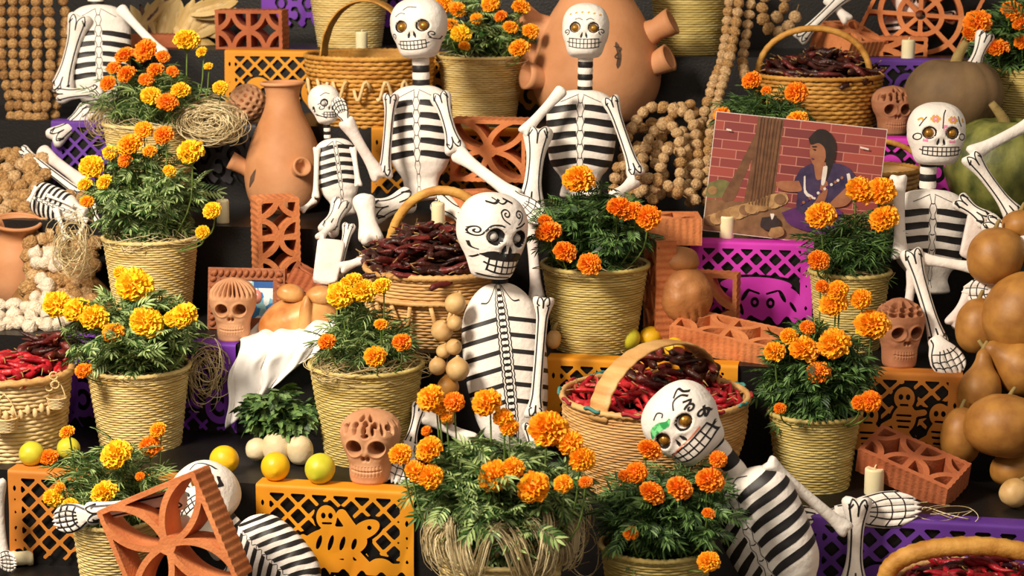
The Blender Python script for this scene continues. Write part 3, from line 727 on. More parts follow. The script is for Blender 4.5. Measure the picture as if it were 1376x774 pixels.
# ------------------------------------------------------------------ cut tissue paper
def motif_field(kind, U, Vv, w, h):
    """solid region (negative) and hole region (negative) for a cut figure"""
    big = np.full_like(U, 9.0); sol, hol = big.copy(), big.copy()
    def ell(cx, cy, rx, ry, rot=0.0):
        c, s = math.cos(rot), math.sin(rot); x = (U - cx) * c + (Vv - cy) * s; y = -(U - cx) * s + (Vv - cy) * c
        return (np.hypot(x / rx, y / ry) - 1) * min(rx, ry)
    def seg(ax, ay, bx, by, t): return seg_d(U, Vv, ax, ay, bx, by) - t
    cx, cy = (w * .60, h * .74) if kind == 'face' else (w / 2, h * 0.62)
    if kind == 'face':
        sol = np.minimum.reduce([ell(cx, cy + .02, .062, .062), ell(cx - .06, cy, .05, .05), ell(cx + .065, cy + .01, .045, .055), ell(cx - .02, cy - .05, .10, .022)])
        hol = np.minimum.reduce([ell(cx - .022, cy + .0, .012, .015), ell(cx + .022, cy + .0, .012, .015), seg(cx - .025, cy + .045, cx, cy + .055, .004), seg(cx, cy + .055, cx + .025, cy + .045, .004),
                                 ell(cx - .05, cy - .02, .006, .02, .5), ell(cx + .055, cy - .02, .006, .02, -.5), ell(cx - .06, cy + .02, .006, .02, -.3), seg(cx - .04, cy - .035, cx - .01, cy - .025, .003), seg(cx + .04, cy - .035, cx + .01, cy - .025, .003), ell(cx - .085, cy - .005, .005, .016, .8), ell(cx + .085, cy + .01, .005, .018, -.6)])
        pu = np.minimum(ell(cx - .022, cy + .0, .005, .006), ell(cx + .022, cy, .005, .006)); hol = np.maximum(hol, -pu)
    elif kind == 'dancers':
        for k, (ox, oy) in enumerate(((-.09, .02), (.0, -.03), (.09, .01))):
            x, y = cx + ox, cy + oy
            sol = np.minimum.reduce([sol, ell(x, y - .045, .026, .03), ell(x, y + .01, .03, .04, .3), seg(x, y, x - .05, y + .03, .008), seg(x, y, x + .05, y - .01, .008), seg(x, y + .04, x - .03, y + .09, .009), seg(x, y + .04, x + .035, y + .085, .009)])
            hol = np.minimum.reduce([hol, ell(x - .009, y - .048, .006, .008), ell(x + .009, y - .048, .006, .008), seg(x - .01, y - .027, x + .01, y - .027, .003), seg(x - .018, y + .0, x + .018, y + .0, .003), seg(x - .016, y + .015, x + .016, y + .015, .003), seg(x - .013, y + .03, x + .013, y + .03, .003)])
        sol = np.minimum(sol, np.abs(Vv - (h - .03)) - .018)
        sol = np.minimum(sol, ell(cx + .02, cy + .06, .14, .018, .15))
    elif kind == 'skulls':
        for ox in (-.10, .10):
            x, y = cx + ox, cy + .02
            sol = np.minimum.reduce([sol, ell(x, y, .05, .05), ell(x, y + .045, .03, .025)])
            hol = np.minimum.reduce([hol, ell(x - .018, y - .002, .012, .013), ell(x + .018, y - .002, .012, .013), ell(x, y + .02, .005, .009)] + [seg(x + q, y + .038, x + q, y + .056, .0025) for q in (-.016, -.005, .005, .016)])
    elif kind == 'horse':
        x, y = cx, cy
        sol = np.minimum.reduce([ell(x, y, .085, .042, -.15), ell(x + .08, y - .04, .04, .022, -.5), seg(x + .06, y - .02, x + .02, y - .075, .014), ell(x - .02, y - .065, .026, .032), seg(x - .06, y + .02, x - .085, y + .09, .011), seg(x - .03, y + .02, x - .02, y + .09, .011),
                                 seg(x + .05, y + .02, x + .095, y + .06, .011), seg(x + .03, y + .02, x + .05, y + .09, .011), seg(x - .08, y - .01, x - .13, y + .03, .010), ell(x + .12, y + .05, .03, .02), np.abs(Vv - (h - .03)) - .016])
        hol = np.minimum.reduce([ell(x - .028, y - .07, .006, .008), ell(x - .010, y - .07, .006, .008), ell(x + .09, y - .045, .006, .006), ell(x - .04, y, .006, .02, .3), ell(x - .01, y, .006, .022, .3), ell(x + .02, y, .006, .02, .3), ell(x + .05, y + .0, .006, .016, .3), seg(x - .03, y - .05, x - .008, y - .05, .003)])
    elif kind == 'swirls':
        for k in range(5):
            x = w * (k + .5) / 5; y = cy + .02 * (-1) ** k
            sol = np.minimum.reduce([sol, np.abs(ell(x, y, .032, .04)) - .008, ell(x, y, .012, .016), ell(x + .03, y + .035, .02, .012, .6)])
    return sol, hol
def paper(label, x0, x1, t, drop, matn, motif, lat=0.053, bar=0.0046, lap=0.05, group='cut tissue paper banners', sag=0.0, topb=0.024, z=None, ye=None, name='paper_banner', side=0.035, skew=0.0, kick=0.0):
    """hung over the front edge of tread t between pixel columns x0..x1"""
    yE = (TY[t] if ye is None else ye); zt = TZ[t] if z is None else z
    def xe(px):
        d = ray(px, 0); r0 = ray(px, 774)
        lo, hi = -3.0, 3.0
        for _ in range(40):
            m_ = (lo + hi) / 2; v = Vector((m_, yE, zt)) - CAM
            q = 688 + FPX * v.dot(RIGHT) / v.dot(FWD)
            if q < px: lo = m_
            else: hi = m_
        return lo
    X0, X1 = xe(x0), xe(x1); w = X1 - X0; h = drop
    def fld(U, Vv):
        rect = np.maximum(np.abs(U - w / 2) - w / 2, np.maximum(-lap - Vv, Vv - (h - 0.012 + 0.012 * np.cos(U * 2 * PI / 0.05))))
        p = lat; a = np.abs(((U + Vv * 1.02) / p) % 1 - 0.5) * p; b = np.abs(((U - Vv * 1.02) / p) % 1 - 0.5) * p
        la = np.minimum(0.5 * p - a, 0.5 * p - b) / 1.414 - bar
        top = Vv - topb
        sd = np.minimum(U, w - U) - side
        hs = np.hypot(((np.minimum(U, w - U) - side * 0.5)) / 0.5, ((Vv / 0.034) % 1 - 0.5) * 0.034) - 0.0085
        hs2 = np.maximum(hs, topb + 0.005 - Vv)
        sd = np.maximum(sd, -hs2)
        sol, hol = motif_field(motif, U, Vv, w, h)
        g = np.minimum.reduce([np.maximum(la, -(sol - 0.007)) if motif != 'none' else la, top, sd])
        g = np.minimum(g, sol); g = np.maximum(g, -hol)
        return np.maximum(g, rect)
    nx = int(w / 0.0042); ny = int((h + lap) / 0.0042)
    V2, P, S = march(fld, -0.004, w + 0.004, -lap - 0.004, h + 0.004, nx, ny)
    u, v = V2[:, 0], V2[:, 1]; hang = np.clip(v, 0, None); R = 0.007; th = np.clip(v / R, -9, PI / 2)
    y = np.where(v < 0, yE - v - 0.0, yE - R * np.sin(np.clip(th, 0, PI / 2)))
    zz = np.where(v < 0, zt + 0.0025, zt + 0.0025 - R * (1 - np.cos(np.clip(th, 0, PI / 2))) - np.clip(v - R * PI / 2, 0, None))
    wob = 0.007 * np.sin(u * 17 + x0) * (hang / h) + 0.004 * np.sin(u * 41 + v * 22) * (hang / h) + kick * (hang / h) ** 2
    y = y - 0.002 - np.abs(wob) * (v > 0) - 0.004 * hang / h
    xs = X0 + u + skew * hang
    V = np.column_stack([xs, y, zz])
    o = obj(name, MB().add(V, P).mesh('paper', matn, smooth=True))
    org = Vector(((X0 + X1) / 2, yE, zt)); o.data.transform(Matrix.Translation(-org)); o.location = org
    return tag(o, label, 'paper banner', group)
# ------------------------------------------------------------------ the stepped altar
XL, XR = -3.2, 2.6
for i in range(1, 6):
    y1 = TY[i + 1] if i < 5 else 2.25
    struct('altar_step', MB().add(*box(XL, XR, TY[i], y1, -0.30, TZ[i])).mesh('altar_step', 'step', smooth=False))
struct('altar_step', MB().add(*box(XL, XR, 2.25, 2.7, -0.30, 1.16)).mesh('altar_step', 'step', smooth=False))
struct('floor', MB().add(*box(XL, XR, -3.2, 0.0, -0.30, TZ[0])).mesh('floor', 'step', smooth=False))
struct('wall_back', MB().add(*box(XL, XR, 2.7, 2.75, -0.3, 2.6)).mesh('wall_back', 'wall', smooth=False))
# ------------------------------------------------------------------ cut paper over the step edges
paper('orange cut paper banner hung beside the handled palm basket', 303, 470, 5, 0.20, 'paper_orange', 'skulls')
paper('orange cut paper banner hung under the marigold basket by the wide clay jar', 572, 730, 5, 0.19, 'paper_orange', 'swirls')
paper('orange cut paper banner behind the pierced brick and seated skeletons', 500, 728, 4, 0.21, 'paper_orange', 'skulls')
paper('purple cut paper banner under the candle by the dark pumpkin', 1166, 1345, 5, 0.19, 'paper_violet', 'swirls')
paper('purple cut paper banner beside the striped skeleton with bent arms', 70, 215, 4, 0.21, 'paper_violet', 'none')
paper('black cut paper banner beside the tall clay jug', 245, 345, 4, 0.20, 'paper_black', 'swirls')
paper('purple cut paper banner under the framed picture and white cloth', 88, 318, 2, 0.255, 'paper_purple', 'swirls')
paper('magenta cut paper banner with a smiling face and curls', 928, 1094, 3, 0.235, 'paper_magenta', 'face', bar=0.0055)
paper('magenta cut paper banner behind the painted skull with flowers', 1150, 1310, 4, 0.2, 'paper_magenta', 'swirls')
paper('rust orange cut paper banner below the wicker-topped clay skull', 1140, 1294, 2, 0.235, 'paper_rust', 'dancers')
paper('golden orange cut paper banner behind the red chilli basket', 736, 992, 2, 0.22, 'paper_orange', 'none')
paper('orange cut paper banner under the limes and leaning brick', 12, 242, 1, 0.235, 'paper_rust', 'none', lat=0.055)
paper('orange cut paper banner with a horse and rider below the lemons', 345, 557, 1, 0.235, 'paper_orange', 'horse', lat=0.055)
paper('violet cut paper banner below the skeleton hand and lying brick', 1086, 1400, 1, 0.235, 'paper_violet', 'skulls', lat=0.058, bar=0.0065)
paper('purple cut paper banner behind the row of dried corn', 352, 442, 5, 0.16, 'paper_purple', 'swirls', z=1.16, ye=2.25)
paper('purple cut paper banner behind the large seated skeleton head', 503, 590, 5, 0.16, 'paper_purple', 'swirls', z=1.16, ye=2.25)
# ------------------------------------------------------------------ potted marigolds
Yl, Or, De = 'yellow', 'orange', 'deep'
def mg(*a, **k): return marigold(*a, **k)
mg('orange and yellow marigolds spilling raffia beside the striped skeleton with bent arms', 205, 272, 3, 118, 92, 108,
   [(168,75,27,De),(195,68,33,De),(251,54,33,Yl),(153,91,19,De),(170,100,25,De),(145,112,21,De),(196,107,19,De),(209,94,22,De),(219,76,18,De),(203,129,26,Yl),(243,122,25,Yl),(225,138,27,De),(271,70,15,Yl),(280,89,12,Yl),(296,118,20,Yl),(232,96,16,De)],
   fol=(160, 88), kind='needle', nst=22, per=9, ln=0.07, raffia=150, lean=12, rz=0.035)
mg('yellow marigolds in a pale basket above the yellow pompom marigolds', 188, 437, 2, 126, 100, 108,
   [(256,204,35,Yl),(175,195,34,Or),(193,174,24,Or),(220,182,26,De),(148,205,20,Yl),(201,203,18,Or),(123,224,31,Yl),(140,245,22,Yl),(114,248,20,Yl),(228,230,17,Yl),(285,283,24,Yl),(272,312,18,Yl),(168,215,20,De),(117,271,18,Or)],
   fol=(150, 128), kind='marigold', leaf='leaf', nst=34, per=10, ln=0.062, raffia=130, rz=0.04)
mg('bright yellow pompom marigolds in a straw basket by the white cloth', 190, 607, 1, 136, 108, 104,
   [(77,409,36,Yl),(104,417,36,Yl),(126,427,38,Yl),(152,447,28,Or),(197,433,43,Yl),(181,383,47,Yl),(247,424,36,Yl),(163,367,20,Yl),(232,428,22,Yl),(112,498,22,De)],
   fol=(175, 112), nst=34, per=10, ln=0.064, raffia=70, rafm='raffia_dark', rz=0.025)
mg('loose yellow marigolds in a basket behind the leaning terracotta brick', 145, 806, 0, 112, 92, 100,
   [(156,611,40,Yl),(140,662,34,Yl),(71,669,24,Yl),(202,600,28,De,-0.02),(212,578,22,Or,-0.02),(90,581,20,Or),(94,679,20,Yl),(80,655,14,Or),(188,640,12,De)],
   fol=(150, 118), kind='needle', leaf='leaf', nst=22, per=8, ln=0.07, yoff=-0.02)
mg('yellow and orange marigolds on tall stems beside the gourd string', 494, 607, 1, 148, 112, 122,
   [(459,396,38,Yl),(488,391,32,Yl),(512,385,26,Yl),(474,379,26,Yl),(439,459,23,De),(540,460,25,De),(504,479,28,Or),(512,436,18,Or),(466,381,18,Yl)],
   fol=(105, 90), kind='needle', nst=22, per=8, ln=0.07, raffia=190, rafm='raffia_dark', rz=0.035, straw='straw_green')
mg('orange marigolds in a tall basket beside the mustached skeleton head', 791, 477, 2, 143, 110, 110,
   [(737,312,33,De),(759,339,30,De),(792,355,30,De),(733,297,20,De),(834,281,36,De),(871,292,32,De),(850,284,28,De),(778,241,41,Or)],
   fol=(150, 112), leaf='leaf_dark', nst=36, per=10, ln=0.058, raffia=60, rafm='raffia_dark', straw='straw_green', rz=0.02)
r_, c_, rt_, h_, s_ = mg('large bushy orange marigolds in a basket wrapped with thick raffia', 660, 905, 0, 172, 130, 148,
   [(578,535,36,Or),(610,540,27,De),(590,548,20,Or),(654,541,38,Or),(676,561,26,Or),(684,574,24,Or),(538,611,30,Or),(577,604,36,Or),(560,634,33,Or),(578,641,34,Or),(664,640,41,Or),(737,578,52,Or),(766,595,34,Or),(782,617,33,Or),(690,628,28,Or),(717,655,42,Or),(757,650,25,Or),(787,648,18,De),(573,579,14,De),(600,560,16,Or)],
   fol=(205, 170), nst=46, per=12, ln=0.066)
RB = MB()
for i in range(30):                                         # thick wavy hanks looped over the rim
    a0 = i * 2 * PI / 30 + random.uniform(-.08, .08); k = random.choice([-1, 1]); up = random.uniform(.05, .115); sw = random.uniform(.25, .75) * k
    W_ = [(.55, .0, -.03), (.80, .25, .45), (1.0, .55, 1.0), (1.16, .8, .75), (1.13, 1.0, .1), (1.0, 1.15, -.15)]
    hub = [(rt_ * r1 * math.cos(a0 + sw * q), rt_ * r1 * math.sin(a0 + sw * q), h_ + up * zq) for r1, q, zq in W_]
    for j in range(26):
        o1 = np.array([random.gauss(0, .008), random.gauss(0, .008), random.gauss(0, .007)]); o2 = np.array([random.gauss(0, .012), random.gauss(0, .012), random.gauss(0, .014)])
        P = np.array(hub) + o1 * .6 + np.linspace(0, 1, 6)[:, None] * o2
        RB.add(*tube(crom(P, 12), 0.0012 * random.uniform(0.6, 1.3), 3, False))
stuff(obj('raffia', RB.mesh('raffia', 'raffia'), r_))
mg('deep orange marigolds with dark leaves below the green-browed skeleton head', 874, 888, 0, 150, 112, 140,
   [(873,605,32,De),(855,635,28,De),(876,663,34,De),(913,656,33,De),(954,646,36,De),(965,617,23,De),(952,690,17,De),(848,717,20,De),(952,755,29,Or),(840,640,18,De)],
   fol=(165, 112), leaf='leaf_dark', kind='marigold', nst=42, per=11, ln=0.062, straw='straw_green', lean=16)
mg('tall orange marigolds in a small basket beside the lying brick', 1090, 664, 1, 122, 98, 98,
   [(1125,391,28,Or),(1157,402,27,Or),(1120,409,35,Or),(1172,437,45,Or),(1081,469,39,Or),(1121,462,41,Or),(1100,500,32,De),(1041,473,28,Or),(1085,440,20,De),(1060,452,22,Or),(1170,539,28,De),(1155,541,20,De),(1048,549,16,De),(1105,385,18,De)],
   fol=(138, 128), leaf='leaf_dark', nst=38, per=12, ln=0.066, straw='straw_green')
mg('orange marigolds standing in front of the brick wall photograph', 1138, 474, 2, 106, 84, 100,
   [(1103,290,38,Or),(1188,294,38,Or),(1157,256,39,Or),(1185,256,36,Or),(1100,350,28,De)],
   fol=(100, 85), leaf='leaf_dark', kind='needle', nst=22, per=8, ln=0.075, straw='straw_green', raffia=60, rafm='raffia_dark')
mg('orange marigolds peeking over the top of the brick wall photograph', 1025, 296, 3, 104, 86, 118,
   [(1010,108,26,De),(1070,124,29,De),(1071,161,28,Or),(970,154,22,De),(1030,122,14,De)],
   fol=(120, 62), leaf='leaf_dark', kind='needle', nst=26, per=8, ln=0.065)
mg('orange marigolds with broad dark foliage beside the large pumpkin', 1385, 178, 4, 108, 90, 78,
   [(1313,30,36,De),(1360,15,30,De),(1340,65,30,De),(1372,32,22,De),(1310,101,20,De),(1374,56,22,De),(1303,46,22,De)],
   fol=(130, 105), leaf='leaf_dark', nst=26, per=8, ln=0.085, straw='straw_green')
mg('golden marigolds in a basket beside the wide many-spouted jar', 647, 162, 4, 116, 92, 82,
   [(595,7,27,Or),(615,13,23,Or),(607,34,20,Or),(620,46,27,Yl),(659,5,24,Or),(673,22,17,De),(624,62,15,Or),(686,37,20,Or),(700,10,24,Or),(713,42,22,Or),(698,65,27,Or),(640,25,16,Or)],
   fol=(122, 80), nst=22, per=8, ln=0.07, raffia=30)

# loose blossoms lying about
def loose(label, px, py, t, d, colr):
    p = sit(px, py, t, 0.01); s = pxm(p)
    o = obj('marigold_blossom', random.choice(FLOW)); r = d / s / 2.05
    o.matrix_local = Matrix.Translation(p + Vector((0, 0, r * 0.95))) @ frame_to(Vector((0.1, -0.5, 0.8)), RIGHT) @ Matrix.Diagonal((r, r, r * 0.9, 1))
    setmat(o, colr); tag(o, label, 'flower')
loose('single rust orange marigold blossom lying between two limes', 66, 626, 1, 26, De)
# ------------------------------------------------------------------ handled baskets and chillies
def chilli_mesh(seed, L=0.09, r=0.008, matn='chili_red', bend=0.8):
    rg = np.random.default_rng(seed); n = 9; t = np.linspace(0, 1, n); a = bend * rg.uniform(-1, 1); b = rg.uniform(-1, 1) * 0.6
    P = np.stack([L * (t - 0.5), L * a * 0.35 * (t - 0.5) ** 2 * 2 + 0.004 * np.sin(t * 9 + seed), L * b * 0.25 * (t - 0.5) ** 2 * 2], 1)
    rad = r * np.interp(t, [0, .12, .3, .6, .85, 1], [.55, 1, 1.05, .85, .5, .1]) * (1 + 0.12 * np.sin(t * 17 + seed))
    mb = MB(); mb.add(*tube(P, rad, 6, True, 0.72), 0)
    mb.add(*tube([P[0], P[0] + np.array([-0.010, 0.003, 0.002]), P[0] + np.array([-0.020, 0.008, 0.006])], [0.0030, 0.0016, 0.0014], 4), 1)
    return mb.mesh('chilli', [matn, 'chili_stem'])
def chilli_heap(c, R, z0, hgt, n, label, group, mats, L=(0.07, 0.11), r=0.008, name='dried_chilli', keep=None, seed=1, zsq=0.35):
    rg = random.Random(seed); ms = [chilli_mesh(seed * 10 + i, rg.uniform(*L), r * rg.uniform(0.8, 1.2), mats[i % len(mats)]) for i in range(6)]
    k = 0
    for i in range(n):
        q = math.sqrt((i + 0.5) / n); a = i * 2.39996 + rg.uniform(-0.2, 0.2)
        x, y = q * R * math.cos(a), q * R * math.sin(a); z = z0 + hgt * (1 - q ** 2.2) + rg.uniform(-0.012, 0.010)
        p = Vector((c.x + x, c.y + y, z))
        if keep and not keep(p): continue
        o = obj(name, ms[rg.randrange(6)], loc=p)
        az = rg.uniform(0, 6.28) if q < 0.8 else a + PI / 2 + rg.uniform(-0.5, 0.5)
        o.rotation_euler = (rg.uniform(0, 6.28), rg.uniform(-zsq, zsq), az)
        tag(o, label, 'chilli', group); k += 1
    return k
def arch_handle(parent, c0, c1, top, w, th, matn, bands=0, name='handle'):
    """strap handle from c0 to c1 (local) rising to height top; elliptical arch, w = strap width, th = thickness"""
    c0, c1 = Vector(c0), Vector(c1); m = (c0 + c1) / 2; d = (c1 - c0) / 2; side = Vector((-d.y, d.x, 0)).normalized(); up = Vector((0, 0, 1))
    n = 64; V = []; na = 10
    for i in range(n):
        a = PI * i / (n - 1); ctr = m - d * math.cos(a) + up * (top - m.z) * math.sin(a) ** 0.9
        nor = (-d.normalized() * math.cos(a) * (top - m.z) + up * math.sin(a) * d.length).normalized()
        bw = 1 + (0.05 * math.sin(i * bands * PI / n * 2) if bands else 0)
        for j in range(na):
            b = j * 2 * PI / na; V.append(ctr + side * (w / 2 * bw * math.copysign(abs(math.cos(b)) ** 0.6, math.cos(b))) + nor * (th / 2 * bw * math.sin(b)))
    return obj(name, MB().add([tuple(v) for v in V], grid_faces(n, na) + [tuple(range(na - 1, -1, -1)), tuple((n - 1) * na + j for j in range(na))]).mesh(name, matn), parent)
def fill_disc(parent, R, z, matn, name='liner', dome=0.0):
    g = np.linspace(0, 1, 7); return obj(name, MB().add(*lathe(np.column_stack([R * (1 - g) + 0.001, z + dome * (1 - (1 - g) ** 2)]), 28)).mesh(name, matn), parent)
def basket(label, px, py, t, wt, wb, hp, matn='straw_tan', pitch=0.0075, rim=0.008, rimm=None, yoff=0, bulge=0.0, name='wicker_basket', z=None, lumps=None, amp=None, flare=1.0, zsink=0.03, liner='soil', group=None):
    p = sit(px, py, t); s = pxm(p); rt, rb, h = wt / 2 / s, wb / 2 / s, hp / s / 0.97
    c = Vector((p.x, p.y + rb + yoff, TZ[t] if z is None else z))
    c = back_clear(px, py, t, c, rt) if yoff == 0 else c
    root = thing(name, label, 'basket', c, (0, 0, 0), group)
    b = obj('body', weave_mesh(rt, rb, h, matn, pitch, bulge=bulge, amp=amp, flare=flare), root)
    obj('rim', rim_mesh(rt + 0.002, h + 0.002, rim, rimm or matn, lumps), root)
    if liner: fill_disc(root, rt - 0.012, h - zsink, liner)
    return root, c, rt, rb, h, s
# plain straw baskets on the top step (contents out of view)
basket('plain straw basket standing behind the arched palm handle', 470, 62, 5, 112, 84, 96, 'straw', liner=None)
basket('plain greenish straw basket standing beside the hanging walnut strings', 922, 74, 5, 112, 82, 104, 'straw_green', liner=None)
# palm basket with the wide strap handle
r, c, rt, rb, h, s = basket('golden palm basket with wide strap handle beside the seated skeleton', 480, 183, 4, 172, 140, 88, 'palm', 0.012, 0.008, 'palm', amp=0.0045, liner='palm', bulge=0.01)
arch_handle(r, (-0.145, -0.02, h * 0.9), (0.145, -0.02, h * 0.9), h + 0.175, 0.085, 0.010, 'palm', 10)
for k in range(7):
    a = -2.6 + k * 0.35; P = [(rt * 1.02 * math.cos(a + q * 0.25) , rt * 1.04 * math.sin(a + q * 0.25) - 0.012 * math.sin(q * PI), h * 0.55 + 0.03 * math.sin(q * 2 * PI + k)) for q in np.linspace(0, 1, 10)]
    obj('braid', MB().add(*tube(P, 0.0055, 6)).mesh('braid', 'straw_pale'), r)
# dark chilli basket with rope handle
r, c, rt, rb, h, s = basket('tan basket heaped with dark dried chillies under a rope handle', 572, 468, 2, 192, 140, 96, 'straw_tan', 0.0085, 0.009, 'straw_tan', bulge=0.012, liner='chili_dark', zsink=0.02)
arch_handle(r, (-0.148, 0.05, h), (0.165, 0.05, h), h + 0.205, 0.026, 0.026, 'palm', 26)
for k in range(12):
    a = -PI + k * PI / 11; q0 = (rt * 1.04 * math.cos(a), rt * 1.04 * math.sin(a)); q1 = (rb * 1.25 * math.cos(a + 0.12 * (-1) ** k), rb * 1.25 * math.sin(a + 0.12 * (-1) ** k))
    obj('stake', MB().add(*tube([(q0[0], q0[1], h * 0.62), (q1[0], q1[1], h * 0.15)], 0.006, 6)).mesh('stake', 'straw_tan'), r)
obj('band', rim_mesh(rt * 1.0 + 0.004, h * 0.66, 0.007, 'straw_tan'), r)
chilli_heap(c, rt * 1.02, c.z + h + 0.0, 0.105, 155, 'dark dried chilli heaped in the rope-handled basket beside the mustached skeleton', 'dark dried chillies in the rope-handled basket', ['chili_dark', 'chili_dark', 'chili_wine'], (0.09, 0.14), 0.011, seed=3, zsq=0.3)
# red chilli basket
r, c, rt, rb, h, s = basket('round tan basket of red chillies with a broad strap handle', 868, 676, 1, 254, 186, 122, 'straw_tan', 0.0068, 0.008, 'straw_tan', bulge=0.02, liner='chili_red', zsink=0.03)
for k in range(14):
    a0 = k * 2 * PI / 14; P = [((rt + 0.010) * math.cos(a0 + q), (rt + 0.010) * math.sin(a0 + q), h + 0.008 + 0.003 * math.sin(q * 30)) for q in np.linspace(0, 0.2, 8)]
    obj('coloured_thread', MB().add(*tube(P, 0.0045, 6)).mesh('thread', 'thread' if k % 2 else 'thread_red'), r)
arch_handle(r, (-0.115, -rt * 0.86, h - 0.02), (0.125, rt * 0.70, h - 0.01), h + 0.135, 0.062, 0.010, 'straw_tan', 14)
chilli_heap(c, rt * 0.93, c.z + h - 0.012, 0.035, 165, 'dried red chilli in the round basket behind the green-browed skeleton', 'dried red chillies in the round basket', ['chili_red', 'chili_red', 'chili_bright'], (0.07, 0.11), 0.0085, name='dried_red_chilli', seed=5, zsq=0.25)
chilli_heap(c + Vector((0.02, 0.10, 0)), rt * 0.55, c.z + h + 0.035, 0.04, 30, 'dark dried chilli lying on the red chillies in the round basket', 'dark dried chillies on the red ones', ['chili_dark', 'chili_wine'], (0.07, 0.11), 0.011, name='dried_dark_chilli', seed=6, zsq=0.4)
# chilli basket with the palm weave, upper right
r, c, rt, rb, h, s = basket('golden palm basket of dark chillies with arched cane handle', 1098, 170, 4, 166, 148, 68, 'palm', 0.0115, 0.007, 'palm', amp=0.0045, liner='chili_dark', zsink=0.02)
arch_handle(r, (-0.185, -0.02, h), (0.155, -0.02, h), h + 0.145, 0.030, 0.020, 'palm', 18)
chilli_heap(c, rt * 0.97, c.z + h - 0.005, 0.07, 95, 'dark dried chilli heaped in the cane-handled palm basket', 'dark dried chillies in the cane-handled basket', ['chili_dark', 'chili_dark', 'chili_wine'], (0.08, 0.12), 0.011, seed=8, zsq=0.35)
# shallow cane basket behind the photograph
r, c, rt, rb, h, s = basket('shallow cane basket with hoop handle behind the brick wall photograph', 1168, 292, 3, 122, 104, 76, 'straw_tan', 0.012, 0.007, 'palm', amp=0.004, liner='palm')
arch_handle(r, (-0.135, 0, h), (0.145, 0, h), h + 0.085, 0.022, 0.016, 'palm', 16)
# left basket of bright red chillies with tiny baskets hanging on it
r, c, rt, rb, h, s = basket('pale palm basket of bright red chillies hung with tiny baskets', -2, 622, 1, 152, 124, 108, 'straw_pale', 0.010, 0.0105, 'straw_tan', lumps=26, liner='chili_bright', zsink=0.03)
mr = rim_mesh(0.021, 0, 0.0035, 'straw_pale', 20)
for (px, py) in ((72, 505), (66, 520), (74, 517)):
    o = obj('cane_ring', rim_mesh(0.010, 0, 0.0022, 'straw_pale', 12), r); o.location = onY(px, py, c.y - 0.08) - c; o.rotation_euler = (1.4, 0.2 * px, 0.3)
for (px, py, w) in ((77, 547, 26), (8, 578, 34)):
    p = onY(px, py, c.y - 0.07 if px > 40 else c.y - rt * 0.98) - c; q = w / 2 / s
    mbk = obj('tiny_basket', weave_mesh(q, q * 0.85, q * 1.0, 'straw_pale', 0.0035, nst=14), r, loc=p)
    obj('tiny_rim', rim_mesh(q, q * 1.0, 0.002, 'straw_pale', 12), mbk)
    for sg in (-1, 1): obj('tiny_strap', MB().add(*tube(crom([(sg * q, 0, q), (sg * q * 0.6, 0, q * 2.2), (0, 0, q * 2.9)], 8), 0.0018, 5)).mesh('strap', 'straw_pale'), mbk)
for k in range(16):
    a = -PI * 0.75 + k * 0.13; obj('fringe_knot', MB().add(ssphere(8, 6)[0] * np.array([0.008, 0.006, 0.014]) , ssphere(8, 6)[1]).mesh('knot', 'straw_pale'), r, loc=(rt * 0.97 * math.cos(a), rt * 0.97 * math.sin(a), h * (0.62 + 0.05 * (k % 2))))
chilli_heap(c, rt * 0.92, c.z + h - 0.005, 0.045, 60, 'bright red chilli in the palm basket hung with tiny baskets', 'bright red chillies in the palm basket', ['chili_bright', 'chili_bright', 'chili_red'], (0.08, 0.12), 0.0115, name='bright_red_chilli', seed=11, zsq=0.25)
chilli_heap(c + Vector((0.06, 0.10, 0)), 0.08, c.z + h + 0.03, 0.04, 20, 'dark chilli lying behind the bright red ones in the palm basket', 'dark chillies in the palm basket', ['chili_dark', 'chili_wine'], (0.08, 0.12), 0.012, name='dried_dark_chilli', seed=12)
# basket at the lower right corner
r, c, rt, rb, h, s = basket('tan cane basket of red chillies with a thick banded hoop below the violet banner', 1316, 880, 0, 226, 180, 92, 'straw_tan', 0.008, 0.009, 'straw_tan', bulge=0.01, liner='chili_red', zsink=0.03)
arch_handle(r, (-0.215, 0.02, h), (0.215, 0.02, h), h + 0.095, 0.045, 0.040, 'palm', 22)
chilli_heap(c, rt * 0.93, c.z + h - 0.005, 0.045, 85, 'dried red chilli in the basket with the thick banded hoop', 'dried red chillies in the hooped basket', ['chili_red', 'chili_red', 'chili_wine'], (0.08, 0.12), 0.0095, name='dried_red_chilli', seed=14, zsq=0.25)

